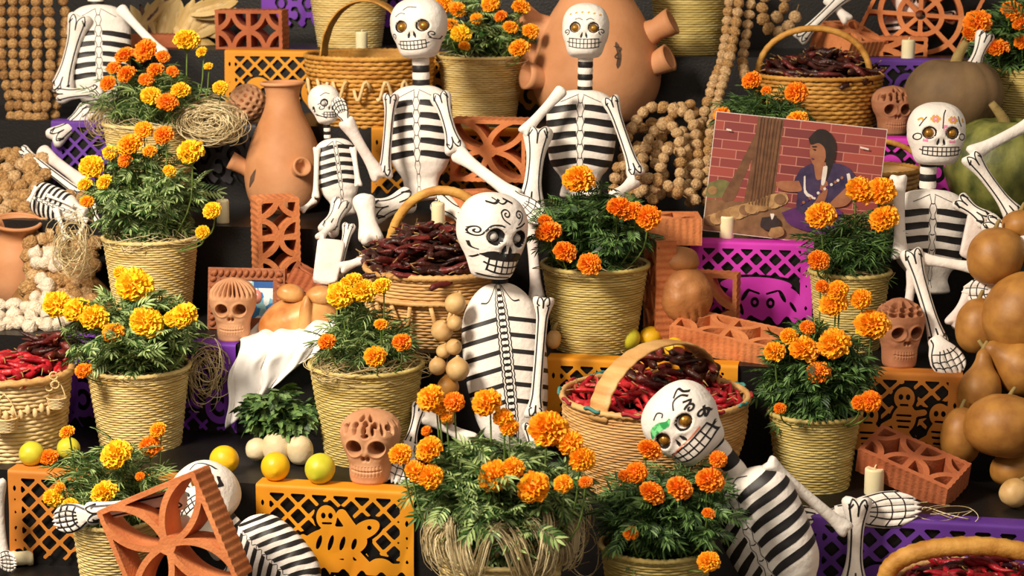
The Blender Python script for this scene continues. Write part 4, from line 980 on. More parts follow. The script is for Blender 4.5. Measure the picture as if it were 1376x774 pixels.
# ------------------------------------------------------------------ clay skulls
def clay_skull(label, px, py, t, wp, hp, holes='slots', yaw=0, matn='clay', yoff=0.0):
    p = sit(px, py, t, 0.01); s = pxm(p); w = wp / s; hh = hp / s / 0.98
    nz, na = 180, 232; v = np.linspace(0, 1, nz)
    zz = np.interp(v, [0, .04, 1], [0, 0, 1])
    wx = np.interp(v, [0, .03, .10, .25, .36, .45, .55, .68, .80, .90, .96, 1], [.30, .33, .345, .35, .38, .44, .48, .50, .475, .36, .22, .004])
    yf = np.interp(v, [0, .03, .15, .30, .42, .55, .68, .80, .90, .96, 1], [.36, .40, .42, .42, .43, .45, .46, .42, .32, .2, .004])
    yb = np.interp(v, [0, .2, .36, .5, .68, .80, .90, .96, 1], [.25, .28, .36, .46, .5, .47, .36, .22, .004])
    ker = np.ones(7) / 7
    def sm(q): return np.r_[q[:3], np.convolve(q, ker, 'valid'), q[-3:]]
    wx, yf, yb = sm(wx), sm(yf), sm(yb)
    an = np.arange(na) * 2 * PI / na; ca, sa = np.cos(an), np.sin(an)
    X = wx[:, None] * np.sign(ca) * np.abs(ca) ** .85; Y = np.where(sa < 0, yf[:, None], yb[:, None]) * np.sign(sa) * np.abs(sa) ** .85; Z = np.repeat((v * hh / w)[:, None], na, 1)
    H = hh / w; fr = Y < -0.05
    def pit(d, depth, k=9): return depth / (1 + np.exp((d - 1) * k))
    pull = np.zeros_like(X)
    for sx in (-1, 1):
        d = np.hypot((X - sx * .19) / .105, (Z - .53 * H) / .105); Y = Y + np.where(fr, pit(d, .42, 12), 0) - np.where(fr, .03 * np.exp(-((d - 1.35) / .3) ** 2), 0)
        d = np.hypot((X - sx * .035) / .028, (Z - .38 * H) / .04); Y = Y + np.where(fr, pit(d, .10, 6), 0)
        Y = Y - np.where(fr, .035 * np.exp(-(((X - sx * .27) / .1) ** 2 + ((Z - .36 * H) / .07) ** 2)), 0)
    Y = Y - np.where(fr, .05 * np.exp(-((X / .05) ** 2 + ((Z - .44 * H) / .08) ** 2)), 0)
    mz = Z - .20 * H - .03 * (X / .3) ** 2; Y = Y - np.where(fr, .025 * np.exp(-(mz / .10) ** 2) * (np.abs(X) < .27), 0)
    Y = Y + np.where(fr & (np.abs(X) < .25), .022 * np.exp(-(mz / .014) ** 2), 0)
    for k in range(-4, 5): Y = Y + np.where(fr & (np.abs(mz) < .085), .014 * np.exp(-((X - k * .055) / .007) ** 2), 0)
    # openings in the cranium, pushed towards the centre
    az = np.arctan2(X, -Y); el = Z / H
    if holes == 'slots':
        for k in range(11):
            a0 = -1.25 + k * .25; d = np.hypot((az - a0) / .055, (el - .84) / .085); pull = np.maximum(pull, pit(d, .55, 7))
    elif holes == 'dots':
        for a0, e0 in ((0.0, .86), (-.45, .84), (.45, .84), (-.9, .8), (.9, .8), (0, .70), (.25, .92), (-.25, .92)):
            d = np.hypot((az - a0) / .10, (el - e0) / .03); pull = np.maximum(pull, pit(d, .55, 10))
        for k in range(9):
            a0 = -1.5 + k * .36; d = np.hypot((az - a0) / .06, (el - .78) / .06); pull = np.maximum(pull, pit(d, .55, 9))
    else:
        for e0, n_, o_ in ((.80, 13, 0.0), (.87, 11, .2), (.93, 8, 0.1)):
            for k in range(n_):
                a0 = -PI + (k + o_) * 2 * PI / n_; da = (az - a0 + PI) % (2 * PI) - PI; d = np.hypot(da / (2.2 / n_), (el - e0) / .027); pull = np.maximum(pull, pit(d, .40, 7))
    f = 1 - np.clip(pull, 0, .6); zc = .62 * H
    X, Y, Z = X * f, Y * f, zc + (Z - zc) * f
    V = np.stack([X, Y, Z], -1).reshape(-1, 3) * w
    F_ = grid_faces(nz, na) + [tuple(range(na - 1, -1, -1)), tuple((nz - 1) * na + j for j in range(na))]
    o = obj('clay_skull', MB().add(V, F_).mesh('clay_skull', matn), loc=(p.x, p.y + .42 * w + yoff, TZ[t]), rot=(0, 0, YAW + math.radians(yaw)))
    return tag(o, label, 'clay skull', 'pierced clay skulls')
clay_skull('pale clay skull with slotted crown in front of the framed picture', 306, 462, 2, 64, 84, 'slots', 0)
clay_skull('clay skull with pierced crown beside the green lime and straw basket', 490, 654, 1, 82, 98, 'dots', -8)
clay_skull('clay skull with basketwork crown beside the skeleton foot', 1207, 497, 2, 66, 92, 'net', 12, 'clay_brown')
clay_skull('brown clay skull with hole in its forehead before the purple banner', 1198, 182, 4, 56, 64, 'dots', 8, 'clay_brown')
# pierced clay ball
p = sit(325, 167, 4, 0.02); s = pxm(p); R = 26 / s
V, F_ = ssphere(96, 72); az = np.arctan2(V[:, 1], V[:, 0]); el = np.arcsin(np.clip(V[:, 2], -1, 1)); pull = np.zeros(len(V))
for i in range(90):
    zz = 1 - 2 * (i + .5) / 90; ph = i * 2.39996; d0 = np.array([math.sqrt(1 - zz * zz) * math.cos(ph), math.sqrt(1 - zz * zz) * math.sin(ph), zz])
    dd = np.linalg.norm(V - d0, axis=1) / .085; pull = np.maximum(pull, .35 / (1 + np.exp((dd - 1) * 8)))
o = obj('clay_ball', MB().add(V * (1 - pull)[:, None] * R, F_).mesh('clay_ball', 'clay'), loc=(p.x, p.y + R, TZ[4] + R))
tag(o, 'pale pierced clay ball behind the clay jug', 'clay ball')

# ------------------------------------------------------------------ clay jars
def jar(label, loc, prof, spouts=(), marks=(), rot=(0, 0, 0), matn='clay_jar', name='clay_jar', n=56):
    root = thing(name, label, 'jar', loc, rot)
    pr = crom(prof, 60); inner = [(max(r - 0.008, 0.004), z) for r, z in pr[::-1][:14]]
    full = np.vstack([pr, inner]); V, F_ = lathe(full, n, True, True); body = obj('body', MB().add(V, F_).mesh('body', matn), root)
    rl = prof[-1]
    for i in range(1):
        obj('lip', rim_mesh(rl[0], rl[1], 0.006, matn, 1), root)
    for (az, z, r0, L, w0, w1, el) in spouts:
        d = np.array([math.cos(az) * math.cos(el), math.sin(az) * math.cos(el), math.sin(el)]); st = np.array([math.cos(az) * r0, math.sin(az) * r0, z])
        ts = np.array([0, .4, .8, 1.0, 1.0, .5]); P = st + d * (L * ts)[:, None]; P[4] += d * 0.0005
        rad = np.array([w0 * 1.25, w0, w1 * .95, w1, w1 * .75, w0 * .6])
        a = np.array([0, 0, 1.0]); u = np.cross(d, a); u /= np.linalg.norm(u); b = np.cross(d, u); an = np.arange(20) * 2 * PI / 20
        Vs = P[:, None, :] + rad[:, None, None] * (np.cos(an)[None, :, None] * u + np.sin(an)[None, :, None] * b)
        obj('spout', MB().add(Vs.reshape(-1, 3), [tuple(reversed(q)) for q in grid_faces(6, 20)] + [tuple(5 * 20 + j for j in range(19, -1, -1))]).mesh('spout', matn), root)
    bv = bvh_of(V, F_)
    for k, (az, z, path, wd) in enumerate(marks):
        def pj(u, v, az=az, z=z): return (math.cos(az) * .9 - math.sin(az) * u, math.sin(az) * .9 + math.cos(az) * u, z + v), (-math.cos(az), -math.sin(az), 0)
        me = strokes_mesh('soot_mark', bv, pj, [(path, wd, 0, 't')], ['clay_dark'], lift=0.001)
        if me: obj('soot_mark', me, root)
    return root
# jug beside the small skeleton
p = sit(383, 276, 3); s = pxm(p); k = 1 / s
jar('tall clay jug with side spout beside the small skeleton', (onY(383, 270, 1.22).x, 1.22, TZ[3]),
    [(30 * k, 0), (45 * k, 12 * k), (52 * k, 40 * k), (50 * k, 68 * k), (40 * k, 100 * k), (27 * k, 128 * k), (22 * k, 146 * k), (23 * k, 160 * k), (27 * k, 168 * k)],
    [(math.radians(195), 52 * k, 40 * k, 34 * k, 10 * k, 12 * k, .5), (math.radians(-50), 60 * k, 42 * k, 20 * k, 12 * k, 13 * k, .3)],
    [(math.radians(235), 48 * k, [(-.02, -.03), (0, 0), (.015, .03)], [.004, .02, .004]), (math.radians(268), 25 * k, [(-.004, -.004), (.004, .004)], .008)])
# wide many-spouted jar
p = sit(792, 168, 4); s = pxm(p); k = 1 / s
jar('wide clay jar with many short spouts behind the seated skeleton', (p.x, p.y + 60 * k, TZ[4]),
    [(52 * k, 0), (70 * k, 10 * k), (86 * k, 42 * k), (88 * k, 75 * k), (80 * k, 110 * k), (62 * k, 145 * k), (50 * k, 165 * k), (50 * k, 178 * k), (58 * k, 190 * k)],
    [(math.radians(a), z * k, 70 * k, 40 * k, 15 * k, 19 * k, e) for a, z, e in ((-14, 72, .45), (-6, 118, .5), (188, 80, .45), (192, 125, .5), (218, 58, .2), (100, 90, .4), (60, 60, .4))],
    [(math.radians(-62), 95 * k, [(-.003, .04), (.004, 0), (-.004, -.04)], .014), (math.radians(-62), 98 * k, [(-.012, .02), (.012, .012), (-.01, -.012), (.01, -.02)], .005)])
# jug lying at the left edge
p = sit(15, 408, 2); s = pxm(p); k = 1 / s
jar('round clay pitcher with flared mouth among the walnuts', (p.x - 6 * k, p.y + 30 * k, TZ[2]), [(26 * k, 0), (38 * k, 12 * k), (44 * k, 38 * k), (38 * k, 66 * k), (26 * k, 84 * k), (22 * k, 94 * k), (26 * k, 106 * k), (31 * k, 112 * k)],
    [(math.radians(200), 60 * k, 34 * k, 22 * k, 8 * k, 9 * k, .8)], rot=(math.radians(10), math.radians(8), 0))

# ------------------------------------------------------------------ candles, citrus
def candle(label, px, py, t, wp, hp, lying=False):
    p = sit(px, py, t, 0.012); s = pxm(p); r, h = wp / 2 / s, hp / s / 0.97
    root = thing('candle', label, 'candle', (p.x, p.y + r, TZ[t]), (0, 0, 0), 'short cream candles')
    mb = MB().add(*lathe([(r * .96, 0), (r, .004), (r, h * .9), (r * .97, h * .97), (r * .85, h), (r * .6, h * .96), (.003, h * .95)], 24))
    obj('wax', mb.mesh('wax', 'candle'), root)
    obj('wick', MB().add(*tube([(0, 0, h * .94), (.001, 0, h * 1.05), (.004, 0, h * 1.12)], .0016, 5)).mesh('wick', 'candle'), root)
candle('cream candle on the step edge beside the yellow marigold leaves', 297, 301, 3, 17, 31)
candle('cream candle seen through the arched palm handle', 484, 70, 5, 16, 26)
candle('cream candle behind the heap of dark chillies', 587, 322, 3, 18, 38)
candle('cream candle in front of the brick wall photograph', 976, 322, 3, 20, 30)
candle('cream candle in front of a lying brick above the violet banner', 1220, 80, 5, 18, 25)
candle('cream candle beside the lying brick and the skeleton hand', 1174, 668, 1, 26, 36)
p = onZ(25, 764, TZ[0]); s = pxm(p)
o = obj('candle_stub', MB().add(*lathe([(.004, -.030), (.012, -.030), (.020, -.026), (.021, -.018), (.018, -.01), (.018, .012), (.021, .02), (.020, .028), (.008, .030), (.006, .02)], 24)).mesh('spool', 'candle'), loc=(p.x, p.y + .02, TZ[0] + .021), rot=(0, PI / 2, 0.5))
tag(o, 'small cream candle stub lying on its side below the orange banner', 'candle')
def citrus(label, px, py, t, d, matn, group='limes and lemons', yoff=0.0):
    p = sit(px, py + d * .46, t, 0.005); s = pxm(p); r = d / 2 / s
    V, F_ = ssphere(32, 24); V = V.copy(); V[:, 0] *= 1.06; rr = np.linalg.norm(V[:, 1:], axis=1)
    V[:, 0] += np.sign(V[:, 0]) * .10 * np.exp(-(rr / .16) ** 2); V *= r
    root = thing('citrus_fruit', label, 'citrus', (p.x, p.y + r * 0.6 + yoff, TZ[t] + r), (random.uniform(-.5, .5), random.uniform(-.6, .6), random.uniform(0, 3)), group)
    obj('peel', MB().add(V, F_).mesh('peel', matn), root)
    obj('stem_scar', MB().add(*lathe([(.0045, 0), (.004, .0015), (.001, .002)], 8)).mesh('scar', 'stem'), root, loc=(r * 1.145, 0, 0), rot=(0, PI / 2, 0))
citrus('yellow-green lime beside the palm basket of red chillies', 39, 613, 1, 33, 'lime')
citrus('yellow-green lime half hidden by marigold leaves', 89, 606, 1, 31, 'lime')
citrus('golden lemon standing alone on the black step', 298, 622, 1, 39, 'lemon')
citrus('golden lemon in front of the pale turnips', 367, 631, 1, 39, 'lemon')
citrus('green-tinged lime beside the pierced clay skull', 427, 634, 1, 41, 'lime')
citrus('green-tinged lime at the foot of the tall marigold basket', 842, 458, 2, 33, 'lime')
citrus('yellow lime behind the broad strap handle', 873, 456, 2, 30, 'lemon')
citrus('yellow lime seen under the broad strap handle', 905, 470, 2, 28, 'lemon')
# ------------------------------------------------------------------ pierced bricks
def bplace(px, py, Y, rx=0, ry=0, rz=0): return Matrix.Translation(onY(px, py, Y)) @ rotm(rx, ry, rz)
def lying(px, py, t, rz, h, d, dz=0.0, tilt=0):
    """brick lying on its back: pattern face up; px,py = pixel of the centre of the top face, on tread t plus dz"""
    p = onZ(px, py, TZ[t] + dz + d); return Matrix.Translation(p) @ rotm(0, 0, YAW * 57.3) @ rotm(tilt, 0, 0) @ rotm(0, 0, rz) @ rotm(-90, 0, 0)
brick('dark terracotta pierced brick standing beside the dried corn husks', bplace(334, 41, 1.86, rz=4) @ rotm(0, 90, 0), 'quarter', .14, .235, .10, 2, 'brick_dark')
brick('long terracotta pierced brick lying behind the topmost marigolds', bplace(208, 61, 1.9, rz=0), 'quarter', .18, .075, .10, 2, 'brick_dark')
brick('tall upright terracotta brick of three pierced squares behind the framed picture', Matrix.Translation(onY(376, 346, .80)) @ rotm(0, 0, 30), 'quarter', .125, .345, .10, 3)
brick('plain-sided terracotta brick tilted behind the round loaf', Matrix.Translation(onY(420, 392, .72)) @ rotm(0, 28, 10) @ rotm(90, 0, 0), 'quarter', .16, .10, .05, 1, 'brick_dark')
brick('square terracotta brick with petal openings between the two seated skeletons', bplace(655, 203, 1.22, rz=0), 'petal', .235, .19, .10)
brick('ridged terracotta brick lying under the petal brick', lying(640, 262, 3, 20, .14, .088) , 'quarter', .15, .26, .085, 2)
brick('ridged terracotta brick lying beside the candle and photograph', lying(905, 289, 3, 0, .12, .075), 'quarter', .15, .14, .075, 1)
brick('terracotta brick standing edge-on beside the tall marigold basket', Matrix.Translation(onY(873, 385, .66)) @ rotm(0, 0, -68), 'quarter', .13, .27, .055, 2)
brick('terracotta brick with a quarter arch standing behind the brown loaf', bplace(950, 415, .74, rz=-6), 'quarter', .165, .20, .06, 1)
brick('ridged terracotta brick of two squares lying before the magenta banner', lying(980, 440, 2, 62, .28, .065, .012, 14), 'quarter', .13, .29, .065, 2)
brick('ridged terracotta brick of two squares lying beside a candle with petals on it', lying(1229, 613, 1, 52, .28, .070, .028, 24), 'quarter', .125, .25, .070, 2, 'brick_dark')  # browner brick colour stands in for the dimmer light on this side
brick('ridged terracotta brick tilted on another brick beside the chilli basket', Matrix.Translation(onY(1146, 42, 1.95)) @ rotm(0, 0, 38) @ rotm(-68, 0, 8), 'petal', .17, .17, .095)
brick('small terracotta brick lying behind the candle above the violet banner', bplace(1214, 65, 1.95), 'quarter', .155, .075, .08, 1)
brick('large terracotta brick with a web of openings leaning high on the altar', Matrix.Translation(onY(1237, 20, 2.03)) @ rotm(-8, 24, -4), 'web', .33, .30, .08)
brick('large square terracotta brick with petal openings leaning on the fallen skeleton', Matrix.Translation(onY(224, 733, -.46)) @ rotm(-6, -25, -2), 'petal', .27, .27, .085)

# ------------------------------------------------------------------ skeleton figures
LW = 0.017
EY = eyering(.11, .02)
NO = nosefill(.055)
# seated skeleton beside the palm basket
k = Skel('large seated skeleton with gold eyes reaching over the mustached head', sit(566, 268, 3, .1), 'papier-mache skeletons')
PT = EY + NO + teeth(0, -.42, .46, .17, 7, .015) + [(spiral(.34, -.20, .07, 1.3, 1, 2.5, 14), .016), (spiral(-.36, -.20, .06, 1.3, -1, .6, 14), .014), ([(.28, -.27), (.40, -.29), (.45, -.22)], .014),
    ([(-.15, .30), (-.05, .36), (.10, .34)], .014), ([(-.3, .18), (-.2, .24), (-.1, .22)], .012)]
k.head(563, 36, 1.18, 76, yaw=-14, pitch=2, roll=-2, paint=PT, hsq=.86, jaw=1.1)
k.neck((566, 116, 1.18), (565, 68, 1.18), 23, 5)
k.torso((563, 114, 1.18), (566, 270, 1.12), 88, yaw=-8, nrib=5, r0=.12, r1=.66)
k.bone((590, 124, 1.10), (614, 208, .98), 22, 'upper_arm'); k.bone((612, 204, .98), (697, 268, .80), 21, 'forearm', paint=False); k.paddle((688, 260, .80), (728, 296, .74), 30, 'hand')
k.bone((526, 124, 1.08), (516, 242, .98), 17, 'upper_arm', mat_='papier_pink'); k.bone((513, 243, .98), (462, 158, .96), 19, 'forearm', paint=False, mat_='papier_pink'); k.paddle((466, 165, .96), (452, 132, .96), 20, 'hand')
k.bone((556, 266, 1.02), (492, 288, .90), 28, 'thigh'); k.bone((487, 262, .88), (502, 330, .80), 26, 'shin', paint=False); k.bone((585, 268, 1.05), (640, 300, .95), 26, 'thigh')

# seated skeleton in front of the wide jar
k = Skel('seated skeleton with clenched grid teeth in front of the wide jar', sit(782, 262, 3, .1), 'papier-mache skeletons')
PT = EY + NO + teeth(.0, -.40, .62, .20, 8, .016, .05) + [(spiral(.37, -.1, .08, 1.4, 1, 2, 14), .018), (spiral(-.37, -.12, .07, 1.4, -1, 1, 14), .018), ([(-.2, .14), (-.12, .17), (-.04, .13)], .015), ([(.2, .14), (.12, .17), (.04, .13)], .015)] + [([(x - .02, .27 + .03 * math.cos(x * 6)), (x + .02, .30 + .03 * math.cos(x * 6))], .03, 1) for x in (-.3, -.18, -.05, .08, .2, .32)]
k.head(787, 40, 1.10, 63, yaw=-6, pitch=-2, roll=2, paint=PT, mats=('paint', 'paint_gold'), jaw=1.18, hsq=.94)
k.neck((786, 124, 1.10), (787, 74, 1.10), 20, 6)
k.torso((782, 120, 1.10), (780, 268, 1.06), 94, yaw=-6, nrib=5, r0=.12, r1=.72)
k.bone((818, 128, 1.0), (857, 240, .92), 19, 'upper_arm'); k.bone((856, 240, .92), (822, 268, .84), 17, 'forearm', paint=False)
k.bone((758, 118, .98), (700, 182, .92), 17, 'upper_arm', paint=False, knob=1.0)
k.bone((724, 168, .96), (711, 292, .82), 30, 'thigh', knob=1.35, lw=.0035); k.bone((712, 284, .82), (722, 408, .70), 19, 'shin', paint=False, mat_='papier_pink')
# small skeleton beside the jug
k = Skel('small thin skeleton sitting beside the clay jug', sit(452, 296, 3, .05), 'papier-mache skeletons')
PT = eyering(.11, .03) + nosefill(.06) + teeth(0, -.42, .44, .16, 5, .022) + [(spiral(-.30, -.16, .13, 1.2, 1, 1, 12), .022), ([(-.46, -.1), (-.36, -.36), (-.14, -.52)], .022), ([(-.3, .2), (-.15, .28), (0, .25)], .02)]
k.head(436, 139, 1.04, 42, yaw=28, pitch=0, roll=-6, paint=PT, eye='eye_white')
k.neck((440, 190, 1.03), (439, 158, 1.03), 9, 7)
k.torso((447, 186, 1.03), (462, 292, .98), 56, yaw=14, nrib=5, r0=.08, r1=.62, waist=True, dep=.5)
k.bone((426, 196, .98), (424, 268, .94), 9, 'upper_arm', paint=False); k.bone((424, 268, .94), (404, 284, .88), 8, 'forearm', paint=False)
k.bone((474, 196, .98), (482, 252, .94), 9, 'upper_arm', paint=False)
k.bone((462, 268, .92), (438, 316, .82), 22, 'thigh', lw=.002); k.bone((446, 300, .82), (428, 322, .74), 12, 'thigh_bone', paint=False)
k.bone((486, 262, .90), (496, 326, .80), 24, 'thigh', paint=False, knob=1.1); k.bone((470, 300, .84), (452, 372, .70), 14, 'shin', lw=.002)
k.plank((446, 322, .74), (436, 382, .62), 38, 'shin_plate')
k.bone((498, 345, .70), (455, 362, .66), 14, 'shin', paint=False)
# headless figure on the left
k = Skel('striped skeleton with bent arms sitting by the walnut strings', sit(130, 172, 4, .1), 'papier-mache skeletons')
k.head(128, -56, 1.62, 70, paint=EY + NO + teeth(0, -.42, .5, .18))
k.neck((129, 14, 1.62), (128, -24, 1.62), 22, 3)
k.torso((132, 6, 1.60), (136, 170, 1.52), 84, yaw=10, nrib=5, r0=.22, r1=.64)
k.bone((110, 16, 1.52), (80, 130, 1.46), 25, 'upper_arm'); k.bone((78, 128, 1.46), (140, 122, 1.36), 19, 'forearm')
k.bone((160, 10, 1.54), (222, 76, 1.44), 15, 'upper_arm', paint=False, knob=1.1)
k.bone((128, 148, 1.42), (66, 190, 1.30), 22, 'thigh'); k.bone((118, 142, 1.42), (74, 182, 1.36), 14, 'thigh')
k.bone((54, 202, 1.30), (118, 250, 1.16), 20, 'shin', mat_='papier_pink', paint=False, knob=1.05); k.bone((28, 200, 1.28), (112, 264, 1.12), 14, 'shin', knob=1.15)
# tiny fallen skeleton on the walnuts
k = Skel('tiny striped skeleton lying face down on the walnut pile', onY(92, 300, .93), 'papier-mache skeletons')
k.torso((44, 262, .98), (116, 292, .92), 46, yaw=-8, nrib=7, r0=.05, r1=.66, dep=.6)
k.bone((50, 250, .94), (38, 272, .9), 6, 'upper_arm', paint=False); k.bone((74, 278, .9), (90, 324, .84), 8, 'thigh', paint=False)
k.bone((116, 292, .90), (106, 318, .84), 8, 'thigh', paint=False); k.bone((124, 270, .9), (131, 300, .84), 8, 'thigh', paint=False)
k.bone((62, 262, .92), (100, 277, .9), 5, 'upper_arm', paint=False)

# large mustached skeleton
k = Skel('large skeleton with painted mustache and spiral curls beside the gourd string', sit(680, 598, 1, .2), 'papier-mache skeletons')
PT = EY + [(circ(sx * .195, -.03, .10, .10), .05) for sx in (-1, 1)] + nosefill(.075)
PT += [([(-.34, -.29), (-.2, -.29), (0, -.305), (.2, -.29), (.32, -.31)], [.05, .11, .10, .11, .05], 0, 't')]
PT += teeth(.0, -.455, .46, .19, 5, .022, .03) + [([(-.34, -.30), (-.40, -.42), (-.33, -.55), (-.15, -.60), (.15, -.60)], .022), ([(-.34, -.30), (-.42, -.40), (-.47, -.33)], .02)]
PT += [(spiral(-.06, .30, .075, 1.5, 1, 0, 16, [(-.10, .22), (.0, .16)]), .02), (spiral(.16, .30, .075, 1.5, -1, PI, 16, [(.20, .22), (.14, .16)]), .02), (spiral(-.43, .04, .085, 1.9, 1, .5, 22), .02),
       ([(-.34, .03), (-.27, .115), (-.16, .135), (-.08, .115)], .024), ([(.10, .11), (.2, .15), (.28, .20)], .024), ([(-.30, .46), (-.2, .44), (-.12, .50)], .03), ([(-.2, .52), (-.1, .44), (.02, .50)], .02), ([(-.05, .52), (.08, .46)], .03),
       ([(-.46, -.12), (-.42, -.20), (-.36, -.23)], .014)]
k.head(661, 314, .40, 93, yaw=31, pitch=3, roll=4, paint=PT, eye='eye_white', eyer=.06)
k.neck((672, 392, .42), (671, 362, .42), 22, 3, 1)
k.torso((668, 380, .42), (692, 606, .30), 112, style='lines', waist=False, nrib=6, r0=.20, r1=.78, dep=.6, yaw=4, spw=.19)
k.bone((731, 396, .34), (718, 566, .22), 19, 'upper_arm', lw=.0036, knob=1.55)
k.bone((566, 540, .26), (548, 606, .16), 17, 'shin'); k.paddle((550, 596, .16), (532, 648, .07), 46, 'foot')
k.bone((640, 596, .24), (566, 556, .24), 20, 'thigh', paint=False); k.bone((712, 566, .22), (722, 640, .14), 18, 'forearm', paint=True)

# reclining skeleton, lower right
k = Skel('reclining skeleton with a green painted brow and spiral curls', onZ(1070, 860, TZ[0]), 'papier-mache skeletons')
PT = EY + NO + teeth(.06, -.43, .60, .22, 6, .020, .06)
PT += [(spiral(.36, .06, .065, 1.4, 1, 0, 16, [(.42, .14), (.34, .20)]), .024), (spiral(.40, -.12, .07, 1.4, -1, 1, 16, [(.46, -.05)]), .024), ([(.20, .20), (.26, .30), (.36, .30), (.42, .22)], .022), ([(.28, .34), (.36, .40), (.40, .32), (.45, .26)], .022), ([(.46, -.15), (.46, -.26), (.40, -.33), (.36, -.36)], .014),
       ([(-.30, .10), (-.2, .17), (-.08, .16), (.02, .12), (.10, .15)], [.04, .10, .11, .08, .02], 1), ([(-.3, -.30), (-.1, -.285), (.12, -.28), (.30, -.25)], .02, 2), ([(-.10, .30), (.0, .34), (.06, .28), (.02, .24)], .018)]
k.head(917, 566, -.20, 102, yaw=-24, pitch=-8, roll=-46, paint=PT, mats=('paint', 'paint_green', 'paint_red'), jaw=1.12, hsq=.84)
k.neck((1004, 652, -.16), (952, 584, -.18), 28, 5)
k.torso((990, 634, -.16), (1082, 830, -.22), 134, yaw=-38, nrib=6, r0=.14, r1=.74, dep=.55, waist=True, lift=.28)
k.bone((1028, 618, -.20), (1142, 716, -.14), 20, 'upper_arm', paint=False, knob=1.25); k.bone((1152, 664, -.03), (1146, 800, -.10), 28, 'forearm', knob=1.45, lw=.0038)
k.bone((1070, 694, .01), (1140, 696, .012), 24, 'forearm', face=Vector((0, -.7, .7))); k.paddle((1122, 690, .0), (1232, 682, .01), 50, 'hand', face=Vector((0, -.95, .45)), lw=.003, thick=.35)
k.bone((1086, 800, -.2), (1150, 850, -.3), 26, 'thigh', paint=False)

# skeleton with flower-painted face, right
k = Skel('sitting skeleton with flowers painted on its skull beside the gourds', onY(1266, 498, .49), 'papier-mache skeletons')
k.root.location.z = TZ[2]; k.base = k.root.location.copy(); k.inv = Matrix.Translation(-k.base)
PT = EY + NO + teeth(.02, -.40, .62, .17, 8, .017, .03)
PT += [(circ(sx * .38, -.10, .06), .018) for sx in (-1, 1)]
for (x, z) in ((-.10, .24), (.20, .22)):
    for a in range(6): PT.append(([(x + .02 * math.cos(a), z + .02 * math.sin(a)), (x + .085 * math.cos(a * 1.047), z + .075 * math.sin(a * 1.047))], .05, 1))
    PT.append((circ(x, z, .03), .03, 2))
PT += [([(.06, -.02), (.07, .12)], .06, 2), ([(-.30, -.17), (-.22, -.18)], .05, 2), ([(.14, -.2), (.24, -.19)], .05, 2), ([(.02, .05), (.04, .3), (.08, .42)], .018), ([(-.36, .1), (-.3, .2), (-.24, .28)], .018), ([(.36, .1), (.32, .2), (.30, .3)], .018), ([(-.38, .22), (-.32, .26), (-.3, .2)], .03, 1), ([(.4, .18), (.38, .26)], .03, 1)]
k.head(1258, 178, .86, 77, yaw=-2, pitch=2, roll=1, paint=PT, mats=('paint', 'paint_gold', 'paint_pink'), jaw=1.2, hsq=.88)
k.neck((1246, 262, .86), (1248, 214, .86), 22, 5)
k.torso((1250, 254, .84), (1246, 396, .80), 100, yaw=-2, nrib=4, r0=.16, r1=.66, dep=.5)
k.bone((1207, 232, .76), (1210, 352, .70), 20, 'upper_arm', paint=False, knob=1.15); k.bone((1222, 332, .66), (1264, 470, .54), 26, 'shin', knob=1.2, lw=.0034, tap=.85)
k.paddle((1256, 456, .53), (1284, 502, .47), 50, 'foot', face=Vector((.1, -.6, .7)), lw=.003, thick=.45)
k.bone((1226, 346, .66), (1324, 362, .64), 18, 'forearm', paint=False, knob=1.2); k.bone((1312, 352, .64), (1372, 378, .62), 18, 'forearm', paint=False)
k.paddle((1352, 392, .60), (1296, 392, .62), 34, 'hand', nf=3)
k.bone((1284, 266, .72), (1330, 300, .68), 20, 'upper_arm'); k.bone((1322, 296, .68), (1400, 336, .60), 22, 'forearm')
k.plank((1320, 288, .70), (1304, 350, .68), 38, 'thigh_plate')
k.bone((1228, 360, .64), (1216, 440, .60), 16, 'shin', paint=False, mat_='papier_pink'); k.bone((1308, 386, .64), (1276, 440, .58), 18, 'shin', paint=False, mat_='papier_pink')

# arm of another figure beyond the squash
k = Skel('skeleton arm bent at the elbow in front of the green squash', onY(1376, 300, .80), 'papier-mache skeletons')
k.bone((1400, 158, .84), (1300, 210, .78), 20, 'upper_arm', paint=False, knob=1.15); k.bone((1300, 204, .78), (1368, 296, .76), 22, 'forearm', lw=.003)
# figures high on the altar
k = Skel('skeleton half hidden behind the web-pierced brick', onZ(1222, 70, TZ[5]) , 'papier-mache skeletons')
k.root.location = Vector((k.root.location.x, 2.16, TZ[5])); k.base = k.root.location.copy(); k.inv = Matrix.Translation(-k.base)
k.torso((1216, 16, 2.14), (1216, 82, 2.13), 60, nrib=4, r0=.2, r1=.7)
k.head(1222, -6, 2.12, 50, paint=EY + NO, yaw=10); k.bone((1244, 20, 2.12), (1286, 24, 2.1), 14, 'upper_arm')
k = Skel('loose pair of skeleton arm bones behind the cane-handled basket', onZ(1086, 66, TZ[5]), 'papier-mache skeletons')
k.bone((1142, -14, 1.9), (1070, 56, 1.84), 17, 'upper_arm'); k.bone((1110, -4, 1.92), (1142, 30, 1.88), 14, 'forearm', paint=False)
k = Skel('skeleton shin with curled foot beside the pumpkin stem', onY(1312, 104, 1.48), 'papier-mache skeletons')
k.bone((1326, 42, 1.52), (1303, 104, 1.44), 20, 'shin', lw=.003)

